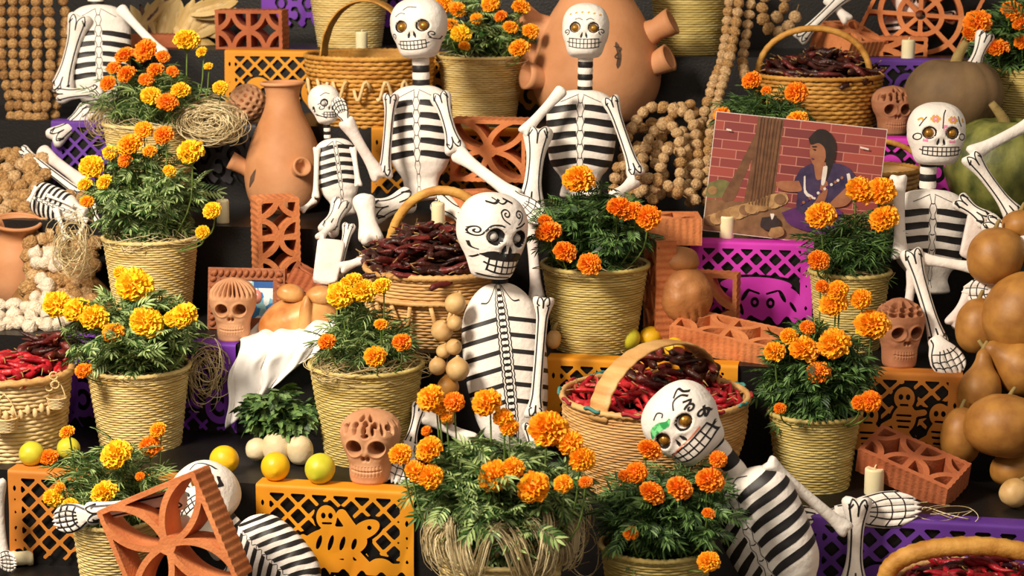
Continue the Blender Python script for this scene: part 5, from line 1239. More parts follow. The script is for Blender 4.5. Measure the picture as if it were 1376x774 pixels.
# fallen skeleton, lower left
k = Skel('fallen skeleton with chevron ribs behind the large leaning brick', onZ(360, 850, TZ[0]), 'papier-mache skeletons')
PT = EY + NO + teeth(0, -.42, .5, .18, 6, .02) + [([(.2, .2), (.3, .3), (.42, .2), (.47, .1)], .018), ([(.3, -.3), (.42, -.2), (.46, -.05)], .018)]
k.head(276, 670, -.12, 92, yaw=-14, pitch=-46, roll=-42, paint=PT, hsq=.9)
k.neck((330, 718, -.14), (308, 694, -.14), 15, 5)
k.torso((322, 706, -.14), (420, 800, -.20), 92, yaw=0, style='chevron', nrib=8, r0=.02, r1=.86, dep=.62, waist=False)
k.bone((252, 668, -.36), (112, 692, -.40), 28, 'upper_arm', knob=1.1, lw=.0042); k.paddle((128, 690, -.40), (74, 700, -.41), 40, 'hand', lw=.004)
k.bone((300, 745, -.18), (240, 700, -.36), 22, 'upper_arm', paint=False); k.paddle((312, 760, -.2), (305, 800, -.22), 34, 'hand')
k = Skel('white skeleton limb standing before the orange banner end', onZ(8, 790, TZ[0]), 'papier-mache skeletons')
k.bone((-8, 640, -.12), (2, 770, -.14), 26, 'shin', paint=False); k.paddle((-6, 752, -.12), (20, 756, -.2), 30, 'foot')
# ------------------------------------------------------------------ walnuts and garlic
def walnut_mesh(seed, matn):
    V, F_ = ssphere(20, 14); rg = np.random.default_rng(seed)
    n = 1 + .07 * np.sin(V[:, 0] * 9 + seed) * np.sin(V[:, 2] * 8 + 2 * seed) + .06 * np.sin(V[:, 1] * 10 + seed * 3) * np.sin(V[:, 2] * 6 + V[:, 0] * 4)
    seam = 1 + .07 * np.exp(-(V[:, 1] / .12) ** 2); V = V * (n * seam)[:, None] * np.array([1.0, .95, 1.05])
    return MB().add(V, F_).mesh('walnut', matn)
NUT = [walnut_mesh(i, m) for i, m in enumerate(('walnut', 'walnut_dark', 'walnut_pale', 'walnut'))]
def nut_string(label, pts, d, ms=(0, 1, 3), group='walnuts threaded on hanging strings', t=0.98):
    """pts: pixel columns with depth (px, py, Y); beads of d pixels threaded along it"""
    W_ = np.array([onY(*q) for q in pts]); P = crom(W_, 200); L = np.r_[0, np.cumsum(np.linalg.norm(np.diff(P, axis=0), axis=1))]
    s = pxm(P[100]); r = d / 2 / s; n = int(L[-1] / (2 * r * t))
    base = Vector(P[-1]); root = thing('walnut_string', label, 'nut string', base, (0, 0, 0), group)
    obj('cord', MB().add(*tube(P[::4] - np.array(base), .0015, 5)).mesh('cord', 'cord'), root)
    for i in range(n):
        q = (i + .5) * 2 * r * t; p = np.array([np.interp(q, L, P[:, k]) for k in range(3)])
        o = obj('walnut', NUT[random.choice(ms)], root, loc=Vector(p) - base, rot=(random.uniform(0, 6), random.uniform(0, 6), random.uniform(0, 6)))
        o.scale = (r * random.uniform(.9, 1.1), r * random.uniform(.9, 1.1), r * random.uniform(.92, 1.12))
LABW = ['walnut string hanging at the outer end of the curtain', 'walnut string hanging second from the outer end of the curtain', 'walnut string hanging third from the outer end of the curtain', 'walnut string hanging fourth from the outer end of the curtain', 'walnut string hanging fifth from the outer end of the curtain', 'walnut string hanging next to the striped skeleton arm']
for i, pts in enumerate(([(2, -20, 1.52), (3, 80, 1.46), (14, 140, 1.42), (16, 196, 1.40)], [(17, -20, 1.50), (18, 80, 1.44), (26, 150, 1.38), (28, 206, 1.37)], [(33, -20, 1.50), (33, 80, 1.44), (38, 150, 1.39), (42, 200, 1.37)], [(48, -20, 1.50), (50, 70, 1.45), (50, 150, 1.39), (50, 190, 1.37)],
                         [(63, -20, 1.52), (68, 70, 1.48), (62, 130, 1.42), (56, 178, 1.39)], [(80, -20, 1.58), (88, 30, 1.58), (80, 100, 1.50), (72, 168, 1.44)])):
    nut_string(LABW[i], pts, 14.8)
for lab, pts, d in (('long walnut string hanging down past the photograph edge', [(996, -15, 1.55), (984, 60, 1.46), (966, 130, 1.30), (952, 200, 1.16), (950, 280, 1.08)], 14.5),
                    ('long walnut string hanging beside the greenish straw basket', [(982, -15, 1.62), (972, 70, 1.50), (956, 120, 1.34), (944, 170, 1.28), (948, 230, 1.20)], 14.5),
                    ('walnut string swept in a curve over the coiled pile', [(840, 250, 1.10), (842, 190, 1.16), (868, 148, 1.24), (900, 146, 1.26), (928, 158, 1.22), (938, 210, 1.14), (934, 262, 1.06)], 15.5),
                    ('walnut string coiled in the middle of the pile', [(866, 262, 1.02), (864, 210, 1.08), (878, 178, 1.14), (898, 168, 1.16), (912, 184, 1.12), (914, 230, 1.06), (908, 272, 1.0)], 15.5),
                    ('walnut string lying at the front of the coiled pile', [(824, 262, 1.04), (832, 222, 1.06), (850, 232, 1.02), (872, 240, .99), (898, 250, .98), (926, 268, .97)], 15.5),
                    ('walnut string at the foot of the coiled pile', [(876, 276, .98), (882, 246, 1.0), (892, 212, 1.04), (900, 196, 1.08)], 15.5),
                    ('walnut string looped beside the wide jar', [(934, 140, 1.30), (918, 142, 1.28), (900, 160, 1.24), (884, 200, 1.16), (880, 230, 1.1)], 15),
                    ('walnut string draped near the cane-handled basket', [(1012, -15, 1.70), (1004, 40, 1.66), (998, 84, 1.60), (1004, 110, 1.5)], 14.5),
                    ('walnut string lying across the middle of the coiled pile', [(826, 244, 1.12), (850, 206, 1.16), (884, 196, 1.16), (918, 206, 1.14), (944, 244, 1.1)], 15.5),
                    ('walnut string looped low in the coiled pile', [(842, 268, 1.06), (854, 258, 1.06), (886, 262, 1.04), (918, 254, 1.06), (940, 276, 1.0)], 15.5),
                    ('walnut string hidden at the back of the coiled pile', [(856, 176, 1.27), (882, 164, 1.28), (908, 172, 1.27), (926, 190, 1.24), (922, 232, 1.2)], 15.5),
                    ('walnut string filling the hollow of the coiled pile', [(852, 246, 1.14), (858, 196, 1.2), (886, 218, 1.18), (896, 260, 1.12)], 15.5),
                    ('walnut string trailing along the photograph side', [(940, 160, 1.24), (934, 196, 1.2), (926, 226, 1.17), (930, 282, 1.06)], 15.5),
                    ('walnut string running behind the straight strings', [(990, -12, 1.66), (978, 70, 1.56), (962, 130, 1.4), (946, 150, 1.34), (924, 150, 1.3)], 14.5),
                    ('short walnut string heaped high beside the cane handle', [(1030, -12, 1.86), (1024, 20, 1.84), (1040, 44, 1.82), (1064, 30, 1.84), (1074, 4, 1.86)], 16),
                    ('walnut string looped behind the cane handle', [(1054, -12, 1.9), (1052, 14, 1.88), (1030, 34, 1.87)], 16)):
    nut_string(lab, pts, d, (2, 0, 2))
# loose pile on the left
def pile(name, label, group, cat, me_list, region, n, d, Yf, seed):
    rg = random.Random(seed); done = []
    tries = 0
    while len(done) < n and tries < 6000:
        tries += 1; px, py = rg.uniform(region[0], region[2]), rg.uniform(region[1], region[3]); dd = d * rg.uniform(.85, 1.2)
        if any((px - a) ** 2 + (py - b) ** 2 < (dd * .62) ** 2 for a, b in done): continue
        done.append((px, py)); Y = Yf(px, py) + rg.uniform(-.012, .012); p = onY(px, py, Y)
        o = obj(name, rg.choice(me_list), loc=p, rot=(rg.uniform(0, 6), rg.uniform(0, 6), rg.uniform(0, 6))); r = dd / 2 / pxm(p); o.scale = (r, r, r)
        tag(o, label, cat, group)
NN = [NUT[0], NUT[2], NUT[3]]
pile('walnut', 'loose walnut in the heap under the tiny fallen skeleton', 'loose walnuts heaped by the clay pitcher', 'nut', NN, (-6, 206, 62, 300), 48, 21, lambda x, y: .98 + (300 - y) * .0032, 1)
pile('walnut', 'loose walnut in the slope between pitcher and pale marigold basket', 'loose walnuts beside the pale marigold basket', 'nut', NN, (38, 300, 128, 408), 54, 21, lambda x, y: .70 + (408 - y) * .0022, 2)
pile('walnut', 'loose walnut behind the bones beside the purple banner', 'loose walnuts behind the bones', 'nut', NN, (56, 262, 118, 306), 12, 20, lambda x, y: 1.0 + (300 - y) * .003, 3)
V, F_ = ssphere(24, 16); az = np.arctan2(V[:, 1], V[:, 0]); G = V * np.array([1.1, 1.1, .85]) * (1 + .05 * np.cos(az * 7))[:, None]; G[:, 2] += .55 * np.exp(-(np.hypot(V[:, 0], V[:, 1]) / .28) ** 2) * (V[:, 2] > 0)
gm = MB().add(G, F_).mesh('garlic', 'garlic')
pile('garlic_bulb', 'white garlic bulb piled in front of the clay pitcher', 'white garlic bulbs in front of the pitcher', 'garlic', [gm], (-4, 406, 92, 440), 22, 22, lambda x, y: .52 + (440 - y) * .0045, 4)
gm2 = gm
pile('garlic_bulb', 'white garlic bulb lying among the walnuts beside the pitcher mouth', 'garlic bulbs among the walnuts', 'garlic', [gm], (46, 330, 76, 404), 9, 20, lambda x, y: .66 + (408 - y) * .0022, 5)
o = obj('nut_filler', MB().add(*lathe(crom([(.22, 0), (.20, .05), (.13, .12), (.04, .17), (.004, .175)], 20), 32)).mesh('nut_filler', 'walnut_dark'), loc=(onY(86, 400, .80).x, .80, TZ[2])); o.scale = (.8, .30, .85)  # smooth filler added under the loose nuts to close dark gaps
tag(o, 'smooth brown filler mound under the loose walnuts and garlic', 'filler'); stuff(o)

# ------------------------------------------------------------------ gourds and squashes
def gourd(label, px, py, Y, wp, hp, kind='round', matn='gourd', roll=0, tilt=0, group='dried gourds piled by the altar', name='gourd', z=None, yaw=0):
    p = onY(px, py, Y); s = pxm(p); w, h = wp / s, hp / s
    if kind == 'round': pr = [(.02, -.5), (.22, -.47), (.42, -.30), (.5, -.02), (.45, .25), (.26, .44), (.08, .49), (.03, .5)]
    elif kind == 'pear': pr = [(.02, -.5), (.25, -.47), (.44, -.34), (.5, -.14), (.42, .06), (.27, .20), (.19, .32), (.16, .42), (.08, .49), (.03, .5)]
    else: pr = [(.02, -.5), (.25, -.47), (.46, -.30), (.5, -.08), (.36, .10), (.24, .18), (.30, .30), (.27, .42), (.12, .49), (.03, .5)]
    pr = crom(pr, 34); pr[:, 0] = np.maximum(pr[:, 0], .004)
    V, F_ = lathe(pr * np.array([w, h]), 36)
    V[:, 0] += .03 * w * np.sin(V[:, 2] / h * 4)
    R = frame_to(UP, -FWD) @ rotm(tilt, roll, yaw)
    root = thing(name, label, 'gourd', p if z is None else (p.x, p.y, z), (0, 0, 0), group); root.matrix_local = Matrix.Translation(root.location) @ R
    obj('body', MB().add(V, F_).mesh('body', matn), root)
    obj('stem', MB().add(*tube(crom([(0, 0, h * .47), (.004, 0, h * .5 + .008), (.010, .003, h * .5 + .018)], 6), [.008, .006, .0055, .005, .005, .005], 8)).mesh('stem', 'gourd_stem'), root)
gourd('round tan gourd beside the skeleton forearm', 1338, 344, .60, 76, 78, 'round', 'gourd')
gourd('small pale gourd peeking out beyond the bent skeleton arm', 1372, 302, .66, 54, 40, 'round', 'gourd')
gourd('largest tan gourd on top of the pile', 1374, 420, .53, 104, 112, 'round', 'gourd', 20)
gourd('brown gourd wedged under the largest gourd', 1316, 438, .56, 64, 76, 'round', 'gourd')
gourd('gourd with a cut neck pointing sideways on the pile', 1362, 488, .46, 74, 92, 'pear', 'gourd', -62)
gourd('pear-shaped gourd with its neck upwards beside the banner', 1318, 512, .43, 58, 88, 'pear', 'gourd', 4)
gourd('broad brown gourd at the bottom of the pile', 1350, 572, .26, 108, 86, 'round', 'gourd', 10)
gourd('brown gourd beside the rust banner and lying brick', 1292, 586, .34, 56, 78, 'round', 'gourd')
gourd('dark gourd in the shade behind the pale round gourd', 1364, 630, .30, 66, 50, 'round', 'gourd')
gourd('small pale round gourd lying alone on the step', 1364, 662, .14, 40, 40, 'round', 'gourd_pale', 30)
gourd('small yellow gourd behind the mustached skeleton arm', 744, 456, .50, 20, 26, 'round', 'gourd_pale')
# small gourds hung on a string
root = thing('gourd_string', 'string of small tan gourds hanging beside the mustached skeleton', 'gourd string', onY(602, 575, .25))
b0 = Vector(root.location); sp = crom(np.array([onY(616, 388, .37), onY(606, 440, .33), onY(600, 500, .27), onY(600, 574, .25)]) - np.array(b0), 12)
obj('cord', MB().add(*tube(sp, .0018, 5)).mesh('cord', 'cord'), root)
for (px, py, d, Y) in ((612, 408, 29, .30), (611, 434, 21, .28), (594, 444, 30, .30), (610, 466, 22, .26), (596, 472, 20, .28), (588, 492, 24, .25), (615, 496, 32, .23), (602, 520, 30, .24), (601, 560, 24, .22)):
    p = onY(px, py, Y); r = d / 2 / pxm(p); V, F_ = lathe(np.maximum(crom([(.02, -1.0), (.5, -.9), (.9, -.45), (1, .05), (.82, .55), (.4, .92), (.2, 1.05), (.12, 1.2)], 22), [[.01, -9]]) * r, 24)
    o = obj('gourd', MB().add(V, F_).mesh('gourd', 'gourd_pale' if py < 500 else 'gourd'), root, loc=p - b0, rot=(random.uniform(-.6, .6), random.uniform(-.6, .6), 0))
# pumpkins
def pumpkin(label, px, py, t, wp, hp, matn, ribs, stem, name='pumpkin', Y=None):
    p = sit(px, py, t, .01) if Y is None else Vector((onY(px, py, Y).x, Y, TZ[t])); s = pxm(p); R, h = wp / 2 / s, hp / s
    V, F_ = ssphere(96, 40); az = np.arctan2(V[:, 1], V[:, 0]); q = np.hypot(V[:, 0], V[:, 1])
    f = 1 + .022 * np.abs(np.cos(az * ribs / 2)) * q - .03; V2 = V * f[:, None] * np.array([R, R * .85, h / 2]); V2[:, 2] -= .18 * h * np.exp(-(q / .3) ** 2) * np.sign(V[:, 2])
    root = thing(name, label, 'pumpkin', (p.x, p.y + R * .85 if Y is None else p.y, TZ[t] + h / 2 * .98))
    obj('body', MB().add(V2, F_).mesh('body', matn), root)
    a = stem; obj('stem', MB().add(*tube(crom([(0, 0, h * .30), (a[0] * .3, 0, h * .30 + a[1] * .5), (a[0], -.01, h * .30 + a[1])], 8), np.linspace(.022, .011, 8), 10)).mesh('stem', 'gourd_stem'), root)
pumpkin('large dusty grey-brown pumpkin with curved stem behind the flower-painted skull', 1280, 212, 4, 136, 112, 'gourd_grey', 12, (.03, .085))
pumpkin('large green mottled squash behind the bent skeleton arm', 1352, 312, 3, 172, 158, 'gourd_green', 10, (-.05, .09), 'squash')

# ------------------------------------------------------------------ white cloth, loaves
def sheet(label, name, pts_top, cat, matn):
    pass
E2y = TY[2]; p0 = onZ(335, 460, TZ[2]); 
nu, nv = 60, 70; Vc = []
xa, xb = onY(322, 470, E2y).x, onY(452, 470, E2y).x; wc = xb - xa
for i in range(nv):
    v = i / (nv - 1); d = -.26 + v * .50                      # metres along the cloth, 0 at the step edge
    for j in range(nu):
        u = j / (nu - 1); x = xa + wc * (u * (1 - .30 * max(0, d) / .24) if d > 0 else u) - (.012 * max(0, d) / .24 if d > 0 else 0)
        lim = .225 * (1 - .80 * u ** 1.1) 
        fold = .014 * math.sin(u * 11 + v * 4 + 1.2 * math.sin(v * 5)) + .006 * math.sin(u * 25 + 2 - v * 7)
        if d <= 0: y = E2y - d; z = TZ[2] + .012 + abs(fold) * .7 + .020 * math.sin(u * PI) ** 2 * (1 if d > -.2 else .5) + .07 * max(0, u - .55) * 2 * math.exp(-((d + .05) / .10) ** 2)
        else:
            dd = d * lim / .24; y = E2y - .016 - .018 * min(1, d / .03) - abs(fold) * 1.6 * min(1, d / .05); z = TZ[2] + .012 - dd * 1.05 + .02 * math.exp(-d / .02) * math.sin(u * PI) + .07 * max(0, u - .55) * 2 * math.exp(-((d + .05) / .10) ** 2)
        x += (.012 * math.sin(d * 40 + 1) - .02 * math.exp(-((d - .18) / .06) ** 2)) * (1 - u) if d > 0 else 0
        Vc.append((x, y, z))
V = np.array(Vc); org = np.array([(xa + xb) / 2, E2y, TZ[2]])
o = obj('white_cloth', MB().add(V - org, grid_faces(nv, nu, False)).mesh('white_cloth', 'cloth_white'), loc=org); tag(o, 'crumpled white cloth hanging over the step under the round loaf', 'cloth')
md = o.modifiers.new('solid', 'SOLIDIFY'); md.thickness = .002
def blob(w, d, h, seed=0, amp=.03, pw=1.0, nu=48, nv=30):
    V, F_ = ssphere(nu, nv); n = 1 + amp * np.sin(V[:, 0] * 4 + seed) * np.sin(V[:, 1] * 5 + 1) + amp * .6 * np.sin(V[:, 2] * 6 + seed * 2)
    return V * n[:, None] * np.array([w, d, h]), F_
p = onY(400, 428, .56); s = pxm(p)
root = thing('bread_loaf', 'round golden loaf with two knobs resting on the white cloth', 'bread', p)
root.matrix_local = Matrix.Translation(p) @ frame_to(Vector((.1, -.25, 1)), -FWD) @ rotm(0, -22, 0)
obj('crumb', MB().add(*blob(57 / s, 36 / s, 30 / s, 2, .045)).mesh('crumb', 'bread'), root)
INV = root.matrix_basis.inverted()
for px_, py_, a_ in ((391, 394, .5), (430, 396, .25)):
    obj('knob', MB().add(*blob(19 / s, 14 / s, 12 / s, px_)).mesh('knob', 'bread'), root, loc=INV @ onY(px_, py_, .535), rot=(0, a_, 0))
obj('bone_strip', MB().add(*blob(8 / s, 9 / s, 27 / s, 3)).mesh('strip', 'bread'), root, loc=INV @ onY(410, 424, .50), rot=(-.35, .42, 0))
p = onY(918, 384, .64); s = pxm(p)
root = thing('figure_loaf', 'brown loaf shaped like a bundled figure leaning on the bricks', 'bread', p)
root.matrix_local = Matrix.Translation(p) @ frame_to(Vector((-.36, .28, 1)), -FWD)
V, F_ = blob(1, 1, 1, 5, .02, nu=64, nv=48); zq = V[:, 2].copy()
wz = np.interp(zq, [-1, -.6, -.2, .2, .42, .52, .62, .8, 1], [.80, .98, 1.0, .88, .74, .62, .66, .72, .7])
V = np.stack([V[:, 0] * wz * 37, V[:, 1] * wz * 23, zq * 52 - 4], 1)
for cx, cz, r in ((-8, 2, 11), (6, 8, 9), (14, -14, 10), (-14, -20, 9)):
    V[:, 1] -= 4 * np.exp(-((V[:, 0] - cx) ** 2 + (V[:, 2] - cz) ** 2) / r ** 2) * (V[:, 1] < 0)
for k_ in range(4): V[:, 1] += 4 * np.exp(-((V[:, 0] + 15 - k_ * 11) / 2.2) ** 2) * np.clip((-V[:, 2] - 32) / 10, 0, 1) * (V[:, 1] < 0)
obj('body', MB().add(V / s, F_).mesh('body', 'bread_brown'), root)
obj('hood', MB().add(*blob(30 / s, 20 / s, 20 / s, 2, .04)).mesh('hood', 'bread_brown'), root, loc=(2 / s, -.004, 34 / s), rot=(0, .25, 0))

# ------------------------------------------------------------------ turnips with greens
p = sit(372, 624, 1, .02); s = pxm(p); c0 = Vector((p.x, p.y + .035, 0))
root = thing('turnip_bunch', 'bunch of pale turnips with leafy greens behind the lemons', 'vegetables', c0)
for i, (px, py, w, h) in enumerate(((345, 603, 30, 30), (372, 600, 40, 42), (403, 604, 36, 40), (388, 592, 30, 30))):
    q = onY(px, py, c0.y - .03 + .03 * (i == 3)); V, F_ = lathe(np.maximum(crom([(.02, -.55), (.16, -.5), (.40, -.36), (.5, -.05), (.44, .25), (.24, .44), (.08, .5)], 24), [[.004, -9]]) * np.array([w / s, h / s]), 28)
    t_ = obj('turnip', MB().add(V, F_).mesh('turnip', 'turnip'), root, loc=q - c0, rot=(-.15, random.uniform(-.2, .2), i))
fm = foliage_mesh(.10, .06, .13, 0, 'leaf_veg', 'broad', 24, 6, .05, droop=.6)
stuff(obj('greens', fm, root, loc=onY(378, 590, c0.y + .03) - c0))

# ------------------------------------------------------------------ dried corn on the top step
def husk_mesh(L, w, seed):
    rg = np.random.default_rng(seed); mb = MB()
    for k in range(5):
        n = 14; t = np.linspace(0, 1, n); a = rg.uniform(-.5, .5); b = rg.uniform(-.3, .6); tw = rg.uniform(-.6, .6)
        C_ = np.stack([w * .8 * a * t + w * .5 * a * t * t, w * .5 * b * t * t - k * .002, L * t * rg.uniform(.75, 1.05)], 1)
        hw = w * .5 * np.sin(np.clip(t * .9 + .1, 0, 1) * PI) ** .7 * rg.uniform(.7, 1.1) + .001
        V = np.concatenate([C_[:, None, :] + np.stack([hw * math.cos(tw) * u, hw * (.35 * u * u) + hw * math.sin(tw) * u, 0 * hw], 1)[:, None, :] for u in (-1, -.4, .4, 1)], 1).reshape(-1, 3)
        mb.add(V, grid_faces(n, 4, False))
    return mb.mesh('husk', 'husk')
HL = ['leaning over the dark brick', 'lying beside the brick rail', 'standing by the striped skeleton', 'spreading above the yellow blossom', 'curling towards the dark pierced brick', 'fanning out high on the step', 'crossing over its neighbours', 'pointing down at the step edge', 'hanging over the marigolds', 'resting against the back riser']
for i, (px, py, L, w, ro, q) in enumerate(((196, 30, .17, .05, -20, 1), (222, 28, .20, .06, 12, 0), (238, 22, .18, .055, -8, 0), (256, 30, .20, .06, 28, 0), (274, 34, .20, .05, 60, 0), (286, 40, .16, .045, 100, 0), (262, 56, .17, .05, 128, 0), (210, 14, .15, .05, 40, 1), (244, 48, .14, .05, 150, 0), (288, 10, .17, .06, 75, 0))):
    Y = 2.02 + .02 * (i % 3); p = onY(px, py, Y)
    root = thing('dried_corn', 'dried corn ear in pale husk ' + HL[i], 'corn', p, (0, 0, 0), 'dried corn ears on the top step'); w *= .72; root.matrix_local = Matrix.Translation(p) @ frame_to(UP, -FWD) @ rotm(-12, ro, 0) @ Matrix.Translation((0, 0, -L * .5))
    obj('husk', husk_mesh(L, w * 1.4, i), root)
    cob = lathe(np.maximum(crom([(.2, 0), (.9, .08), (1, .35), (.85, .7), (.45, .95), (.1, 1)], 26), [[.05, -9]]) * np.array([w * .32, L * .8]), 20)
    V = cob[0]; an = np.arctan2(V[:, 1], V[:, 0]); V = V * (1 + .07 * np.cos(an * 10) * np.cos(V[:, 2] / .008 * PI))[:, None]
    obj('cob', MB().add(V, cob[1]).mesh('cob', 'husk_purple' if q else 'straw_pale'), root, loc=(0, .004, L * .08))

# ------------------------------------------------------------------ framed picture
p = sit(330, 436, 2, .2); s = pxm(onY(330, 400, .72)); Wf, Hf = 104 / s, 82 / s
base = Vector((onY(331, 430, .64).x, .64, TZ[2]))
root = thing('framed_picture', 'small framed blue picture leaning behind the clay skull', 'picture', base)
root.matrix_local = Matrix.Translation(base) @ rotm(-10, 0, 4)
bw = .034; f1 = obj('frame', MB().add(*box(-Wf / 2, Wf / 2, -.012, .012, 0, bw)).add(*box(-Wf / 2, Wf / 2, -.012, .012, Hf - bw, Hf)).add(*box(-Wf / 2, -Wf / 2 + bw, -.012, .012, bw, Hf - bw)).add(*box(Wf / 2 - bw, Wf / 2, -.012, .012, bw, Hf - bw)).mesh('frame', 'frame_wood', smooth=False), root)
for sx in (-1, 1):
    for k in range(9): obj('carved_leaf', MB().add(*blob(.010, .006, .007, k)).mesh('leaf', 'frame_wood'), f1, loc=(sx * (Wf / 2 - bw * .45), -.014, .015 + k * (Hf - .03) / 8), rot=(0, sx * .5, 0))
for k in range(11): obj('carved_leaf', MB().add(*blob(.007, .006, .011, k)).mesh('leaf', 'frame_wood'), f1, loc=(-Wf / 2 + .02 + k * (Wf - .04) / 10, -.014, Hf - bw * .45), rot=(0, .4, 0))
m, nt, b = new_mat('blue_print'); N = nt.nodes; L = nt.links; tc = N.new('ShaderNodeTexCoord'); vo = N.new('ShaderNodeTexVoronoi'); vo.inputs['Scale'].default_value = 55
L.new(tc.outputs['Object'], vo.inputs['Vector']); rp = N.new('ShaderNodeValToRGB'); rp.color_ramp.interpolation = 'CONSTANT'
rp.color_ramp.elements[0].color = (*srgb('#6fb0d0'), 1); rp.color_ramp.elements[1].color = (*srgb('#3f7fb8'), 1); rp.color_ramp.elements[1].position = .35
for pos, c in ((.55, '#dfe8ea'), (.75, '#8fc0c8')): e = rp.color_ramp.elements.new(pos); e.color = (*srgb(c), 1)
L.new(vo.outputs['Color'], rp.inputs[0]); L.new(rp.outputs[0], b.inputs['Base Color']); b.inputs['Roughness'].default_value = .25; M['print_blue'] = m
M['print_pale'] = mat('pale_sky_print', '#c8d4da', '#e4e8ea', .25, (20, 20, 20)); M['print_pink'] = mat('pink_print', '#c8746c', '#dc9a8c', .25); M['print_navy'] = mat('navy_print', '#274a8a', '#3c68a8', .25)
pr = obj('print', MB().add(*box(-Wf / 2 + bw, Wf / 2 - bw, -.006, -.004, bw, Hf - bw)).mesh('print', 'print_blue', smooth=False), root)
obj('print_sky', MB().add(*box(-Wf / 2 + bw, .01, -.0066, -.006, Hf * .55, Hf - bw)).mesh('print', 'print_pale', smooth=False), pr)
obj('print_band', MB().add(*box(.02, Wf / 2 - bw, -.0066, -.006, Hf * .68, Hf - bw)).mesh('print', 'print_navy', smooth=False), pr)
V, F_ = lathe([(.014, 0), (.014, .001)], 20); obj('print_figure', MB().add(V * np.array([1, 1.4, 1]), F_).mesh('print', 'print_pink'), pr, loc=(.03, -.0065, Hf * .54), rot=(PI / 2, 0, 0))

# ------------------------------------------------------------------ photograph of the person by the brick wall
Wp, Hp = .475, .335
bl = onY(946, 318, .965); root = thing('photograph_print', 'large colour photograph of a person by a brick wall leaning on the step', 'photograph', (bl.x + Wp / 2, bl.y, TZ[3]))
root.matrix_local = Matrix.Translation((bl.x + Wp / 2 - .003, .945, TZ[3] + .004)) @ rotm(-9, 5.0, 0)
m, nt, b = new_mat('photo_brick_wall'); N = nt.nodes; L = nt.links; tc = N.new('ShaderNodeTexCoord'); mp = N.new('ShaderNodeMapping'); mp.inputs['Rotation'].default_value = (PI / 2, 0, 0)
L.new(tc.outputs['Object'], mp.inputs[0]); bt = N.new('ShaderNodeTexBrick'); bt.inputs['Scale'].default_value = 1.0
for kk, v in (('Brick Width', .085), ('Row Height', .026), ('Mortar Size', .0013), ('Mortar Smooth', .2)): bt.inputs[kk].default_value = v
bt.inputs['Color1'].default_value = (*srgb('#9c463c'), 1); bt.inputs['Color2'].default_value = (*srgb('#6e2c30'), 1); bt.inputs['Mortar'].default_value = (*srgb('#b87c6c'), 1)
L.new(mp.outputs[0], bt.inputs['Vector']); L.new(bt.outputs['Color'], b.inputs['Base Color']); b.inputs['Roughness'].default_value = .35; M['ph_wall'] = m
PH = {'ph_trunk': ('#5a3a26', '#7a5438'), 'ph_floor': ('#6a4a30', '#8a6444'), 'ph_root': ('#4a3020', '#64442c'), 'ph_nut': ('#7a5634', '#b08858'), 'ph_nut2': ('#8e6840', '#c09a68'), 'ph_hair': ('#1c1412', '#2c201c'), 'ph_skin': ('#8a5238', '#a06a4a'), 'ph_blouse': ('#2a2040', '#463656'), 'ph_skirt': ('#451c54', '#5c2c68'), 'ph_white': ('#c8bcb4', '#e0d6cc'), 'ph_dark': ('#241a1c', '#3a2c2c'), 'ph_green': ('#5c5a34', '#7a7444')}
for kk, (a_, b_) in PH.items(): M[kk] = mat(kk, a_, b_, .35, (40, 40, 40))
card = obj('card', MB().add(*box(-Wp / 2, Wp / 2, 0, .004, 0, Hp)).mesh('card', ['ph_wall'], smooth=False), root)
obj('border', MB().add(*box(-Wp / 2 - .002, Wp / 2 + .002, .0006, .0046, -.002, Hp + .002)).mesh('border', 'ph_white', smooth=False), root)
lay = [0]
def flat(name, poly, matn, n=40, smooth_=True):
    """poly in photo fractions (u right, v down)"""
    lay[0] += 1; P = np.array([((u - .5) * Wp, (1 - v) * Hp) for u, v in poly]); 
    if smooth_: P = crom(np.vstack([P, P[:1]]), n)[:-1]
    y0 = -.00012 * lay[0]; k = len(P); V = [(x, y0, z) for x, z in P]
    obj(name, MB().add(V, [tuple(range(k))]).mesh(name, matn, smooth=False), card)
flat('printed_floor', [(0, .74), (.3, .72), (.6, .74), (.9, .72), (1, .74), (1, 1), (0, 1)], 'ph_floor', smooth_=False)
flat('printed_bush', [(.0, .60), (.08, .56), (.14, .60), (.12, .70), (.0, .72)], 'ph_green')
flat('printed_trunk', [(.245, .0), (.40, .0), (.395, .5), (.40, .75), (.22, .75), (.24, .4)], 'ph_trunk', smooth_=False)
flat('printed_root', [(.24, .16), (.27, .2), (.20, .55), (.16, .72), (.09, .72), (.15, .5)], 'ph_trunk')
for k in range(46):
    u, v = .03 + .42 * ((k * .618) % 1), .66 + .26 * ((k * .382) % 1); r = .028 + .02 * ((k * .27) % 1)
    flat('printed_nut', [(u + r * math.cos(a), v + r * 1.3 * math.sin(a)) for a in np.linspace(0, 5.5, 8)], ('ph_nut', 'ph_nut2', 'ph_floor', 'ph_nut2')[k % 4], 16)
flat('printed_skirt', [(.45, .78), (.55, .72), (.78, .70), (.80, .82), (.72, .92), (.52, .88)], 'ph_skirt')
flat('printed_blouse', [(.53, .40), (.60, .34), (.70, .32), (.80, .34), (.86, .44), (.84, .56), (.76, .60), (.74, .74), (.55, .76), (.53, .6), (.50, .52)], 'ph_blouse')
flat('printed_neck', [(.60, .33), (.68, .33), (.67, .44), (.63, .47)], 'ph_skin')
flat('printed_face', [(.575, .16), (.64, .15), (.67, .22), (.66, .33), (.62, .37), (.585, .32), (.57, .24)], 'ph_skin')
flat('printed_hair', [(.555, .14), (.60, .06), (.66, .06), (.71, .14), (.72, .26), (.705, .38), (.675, .34), (.66, .22), (.62, .17), (.575, .19)], 'ph_hair')
flat('printed_braid', [(.69, .30), (.715, .32), (.69, .48), (.675, .50)], 'ph_hair')
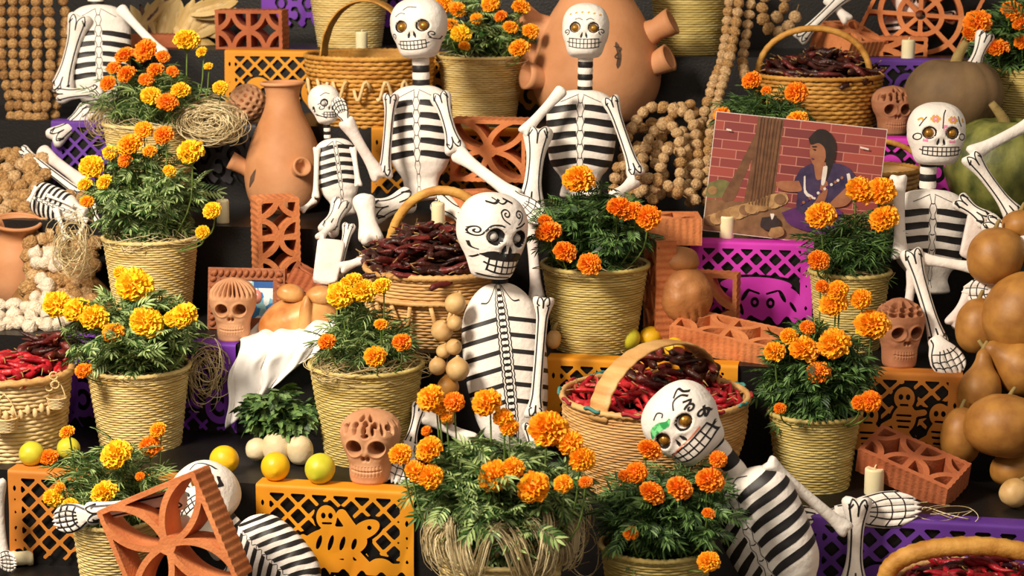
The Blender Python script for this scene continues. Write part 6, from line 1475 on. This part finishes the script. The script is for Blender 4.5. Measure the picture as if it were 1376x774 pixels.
flat('printed_arm', [(.66, .46), (.70, .50), (.69, .66), (.62, .80), (.59, .82), (.60, .74), (.65, .62)], 'ph_skin')
flat('printed_far_arm', [(.53, .50), (.55, .58), (.46, .60), (.40, .56), (.42, .52)], 'ph_skin')
flat('printed_far_sleeve', [(.80, .52), (.86, .54), (.82, .66), (.72, .68)], 'ph_skin')
for q in ([(.555, .46), (.57, .60), (.63, .64), (.635, .62), (.58, .58), (.565, .46)], [(.66, .36), (.685, .36), (.68, .50), (.66, .50)], [(.80, .40), (.82, .40), (.84, .52), (.825, .52)]): flat('printed_trim', q, 'ph_white', 20)
for k in range(14):
    u, v = .55 + .24 * ((k * .618) % 1), .42 + .28 * ((k * .382) % 1)
    if u < .6 and v < .44: continue
    flat('printed_flower', [(u + .009 * math.cos(a), v + .013 * math.sin(a)) for a in np.linspace(0, 5.2, 6)], ('ph_white', 'ph_skirt', 'ph_skin')[k % 3], 10)
flat('printed_eye', [(.585, .225), (.605, .222), (.60, .235)], 'ph_hair', 8)
flat('printed_mouth', [(.583, .30), (.602, .302), (.592, .312)], 'ph_skirt', 8)
flat('printed_brow', [(.58, .20), (.608, .195), (.606, .205), (.582, .21)], 'ph_hair', smooth_=False)
for k in range(7):
    u = .25 + .02 * k; flat('printed_bark', [(u, 0), (u + .007, 0), (u + .006 - .002 * k, .74), (u - .002 * k, .74)], 'ph_root' if k % 2 else 'ph_trunk', smooth_=False)
flat('printed_pot', [(.34, .84), (.42, .82), (.45, .88), (.40, .94), (.34, .92)], 'ph_dark', 20)
flat('printed_cup', [(.385, .80), (.41, .80), (.40, .85)], 'ph_white', 10)
flat('printed_big_nut', [(.40, .92), (.46, .90), (.48, .96), (.43, 1.0), (.39, .98)], 'ph_nut', 20)
flat('printed_glint', [(.86, .16), (.91, .17), (.91, .185), (.86, .175)], 'ph_white', smooth_=False)
flat('printed_glint', [(.07, .13), (.10, .135), (.10, .15), (.07, .145)], 'ph_white', smooth_=False)

# ------------------------------------------------------------------ raffia bundles
def bundle(label, px, py, Y, rx, rz, n, seed, matn='raffia'):
    p = onY(px, py, Y); s = pxm(p); rg = np.random.default_rng(seed); mb = MB()
    for i in range(n):
        a0 = rg.uniform(0, 6.28); da = rg.uniform(1.5, 4.5); q = rg.uniform(.55, 1); a = np.linspace(a0, a0 + da, 14)
        q = q * (1 + .25 * np.sin(a * rg.uniform(.5, 1.6) + i)); ox, oz = rg.normal(0, .22, 2)
        P = np.stack([rx / s * (.8 * q * np.cos(a) + ox), .04 * np.sin(a * 1.3 + i) , rz / s * (.8 * q * np.sin(a) + oz)], 1)
        mb.add(*tube(P, .0012 * rg.uniform(.7, 1.4), 3, False))
    o = obj('raffia_bundle', mb.mesh('raffia', matn), loc=p); stuff(o); tag(o, label, 'raffia')
bundle('pale raffia coil on the step beside the orange and yellow marigolds', 284, 163, 1.10, 42, 26, 260, 1)
bundle('tangled raffia hanging beside the bright yellow pompom marigolds', 275, 500, .40, 30, 42, 60, 2)
bundle('loose raffia strands behind the pale marigold basket', 98, 330, .66, 30, 40, 70, 3)
bundle('loose raffia strands under the striped skeleton bones', 150, 165, 1.22, 34, 30, 60, 4, 'raffia_dark')
bundle('loose raffia strands lying before the lying brick', 1272, 690, .04, 50, 10, 7, 5)
bundle('wispy raffia hanging beside the large bushy marigolds', 770, 715, -.22, 40, 60, 26, 6)
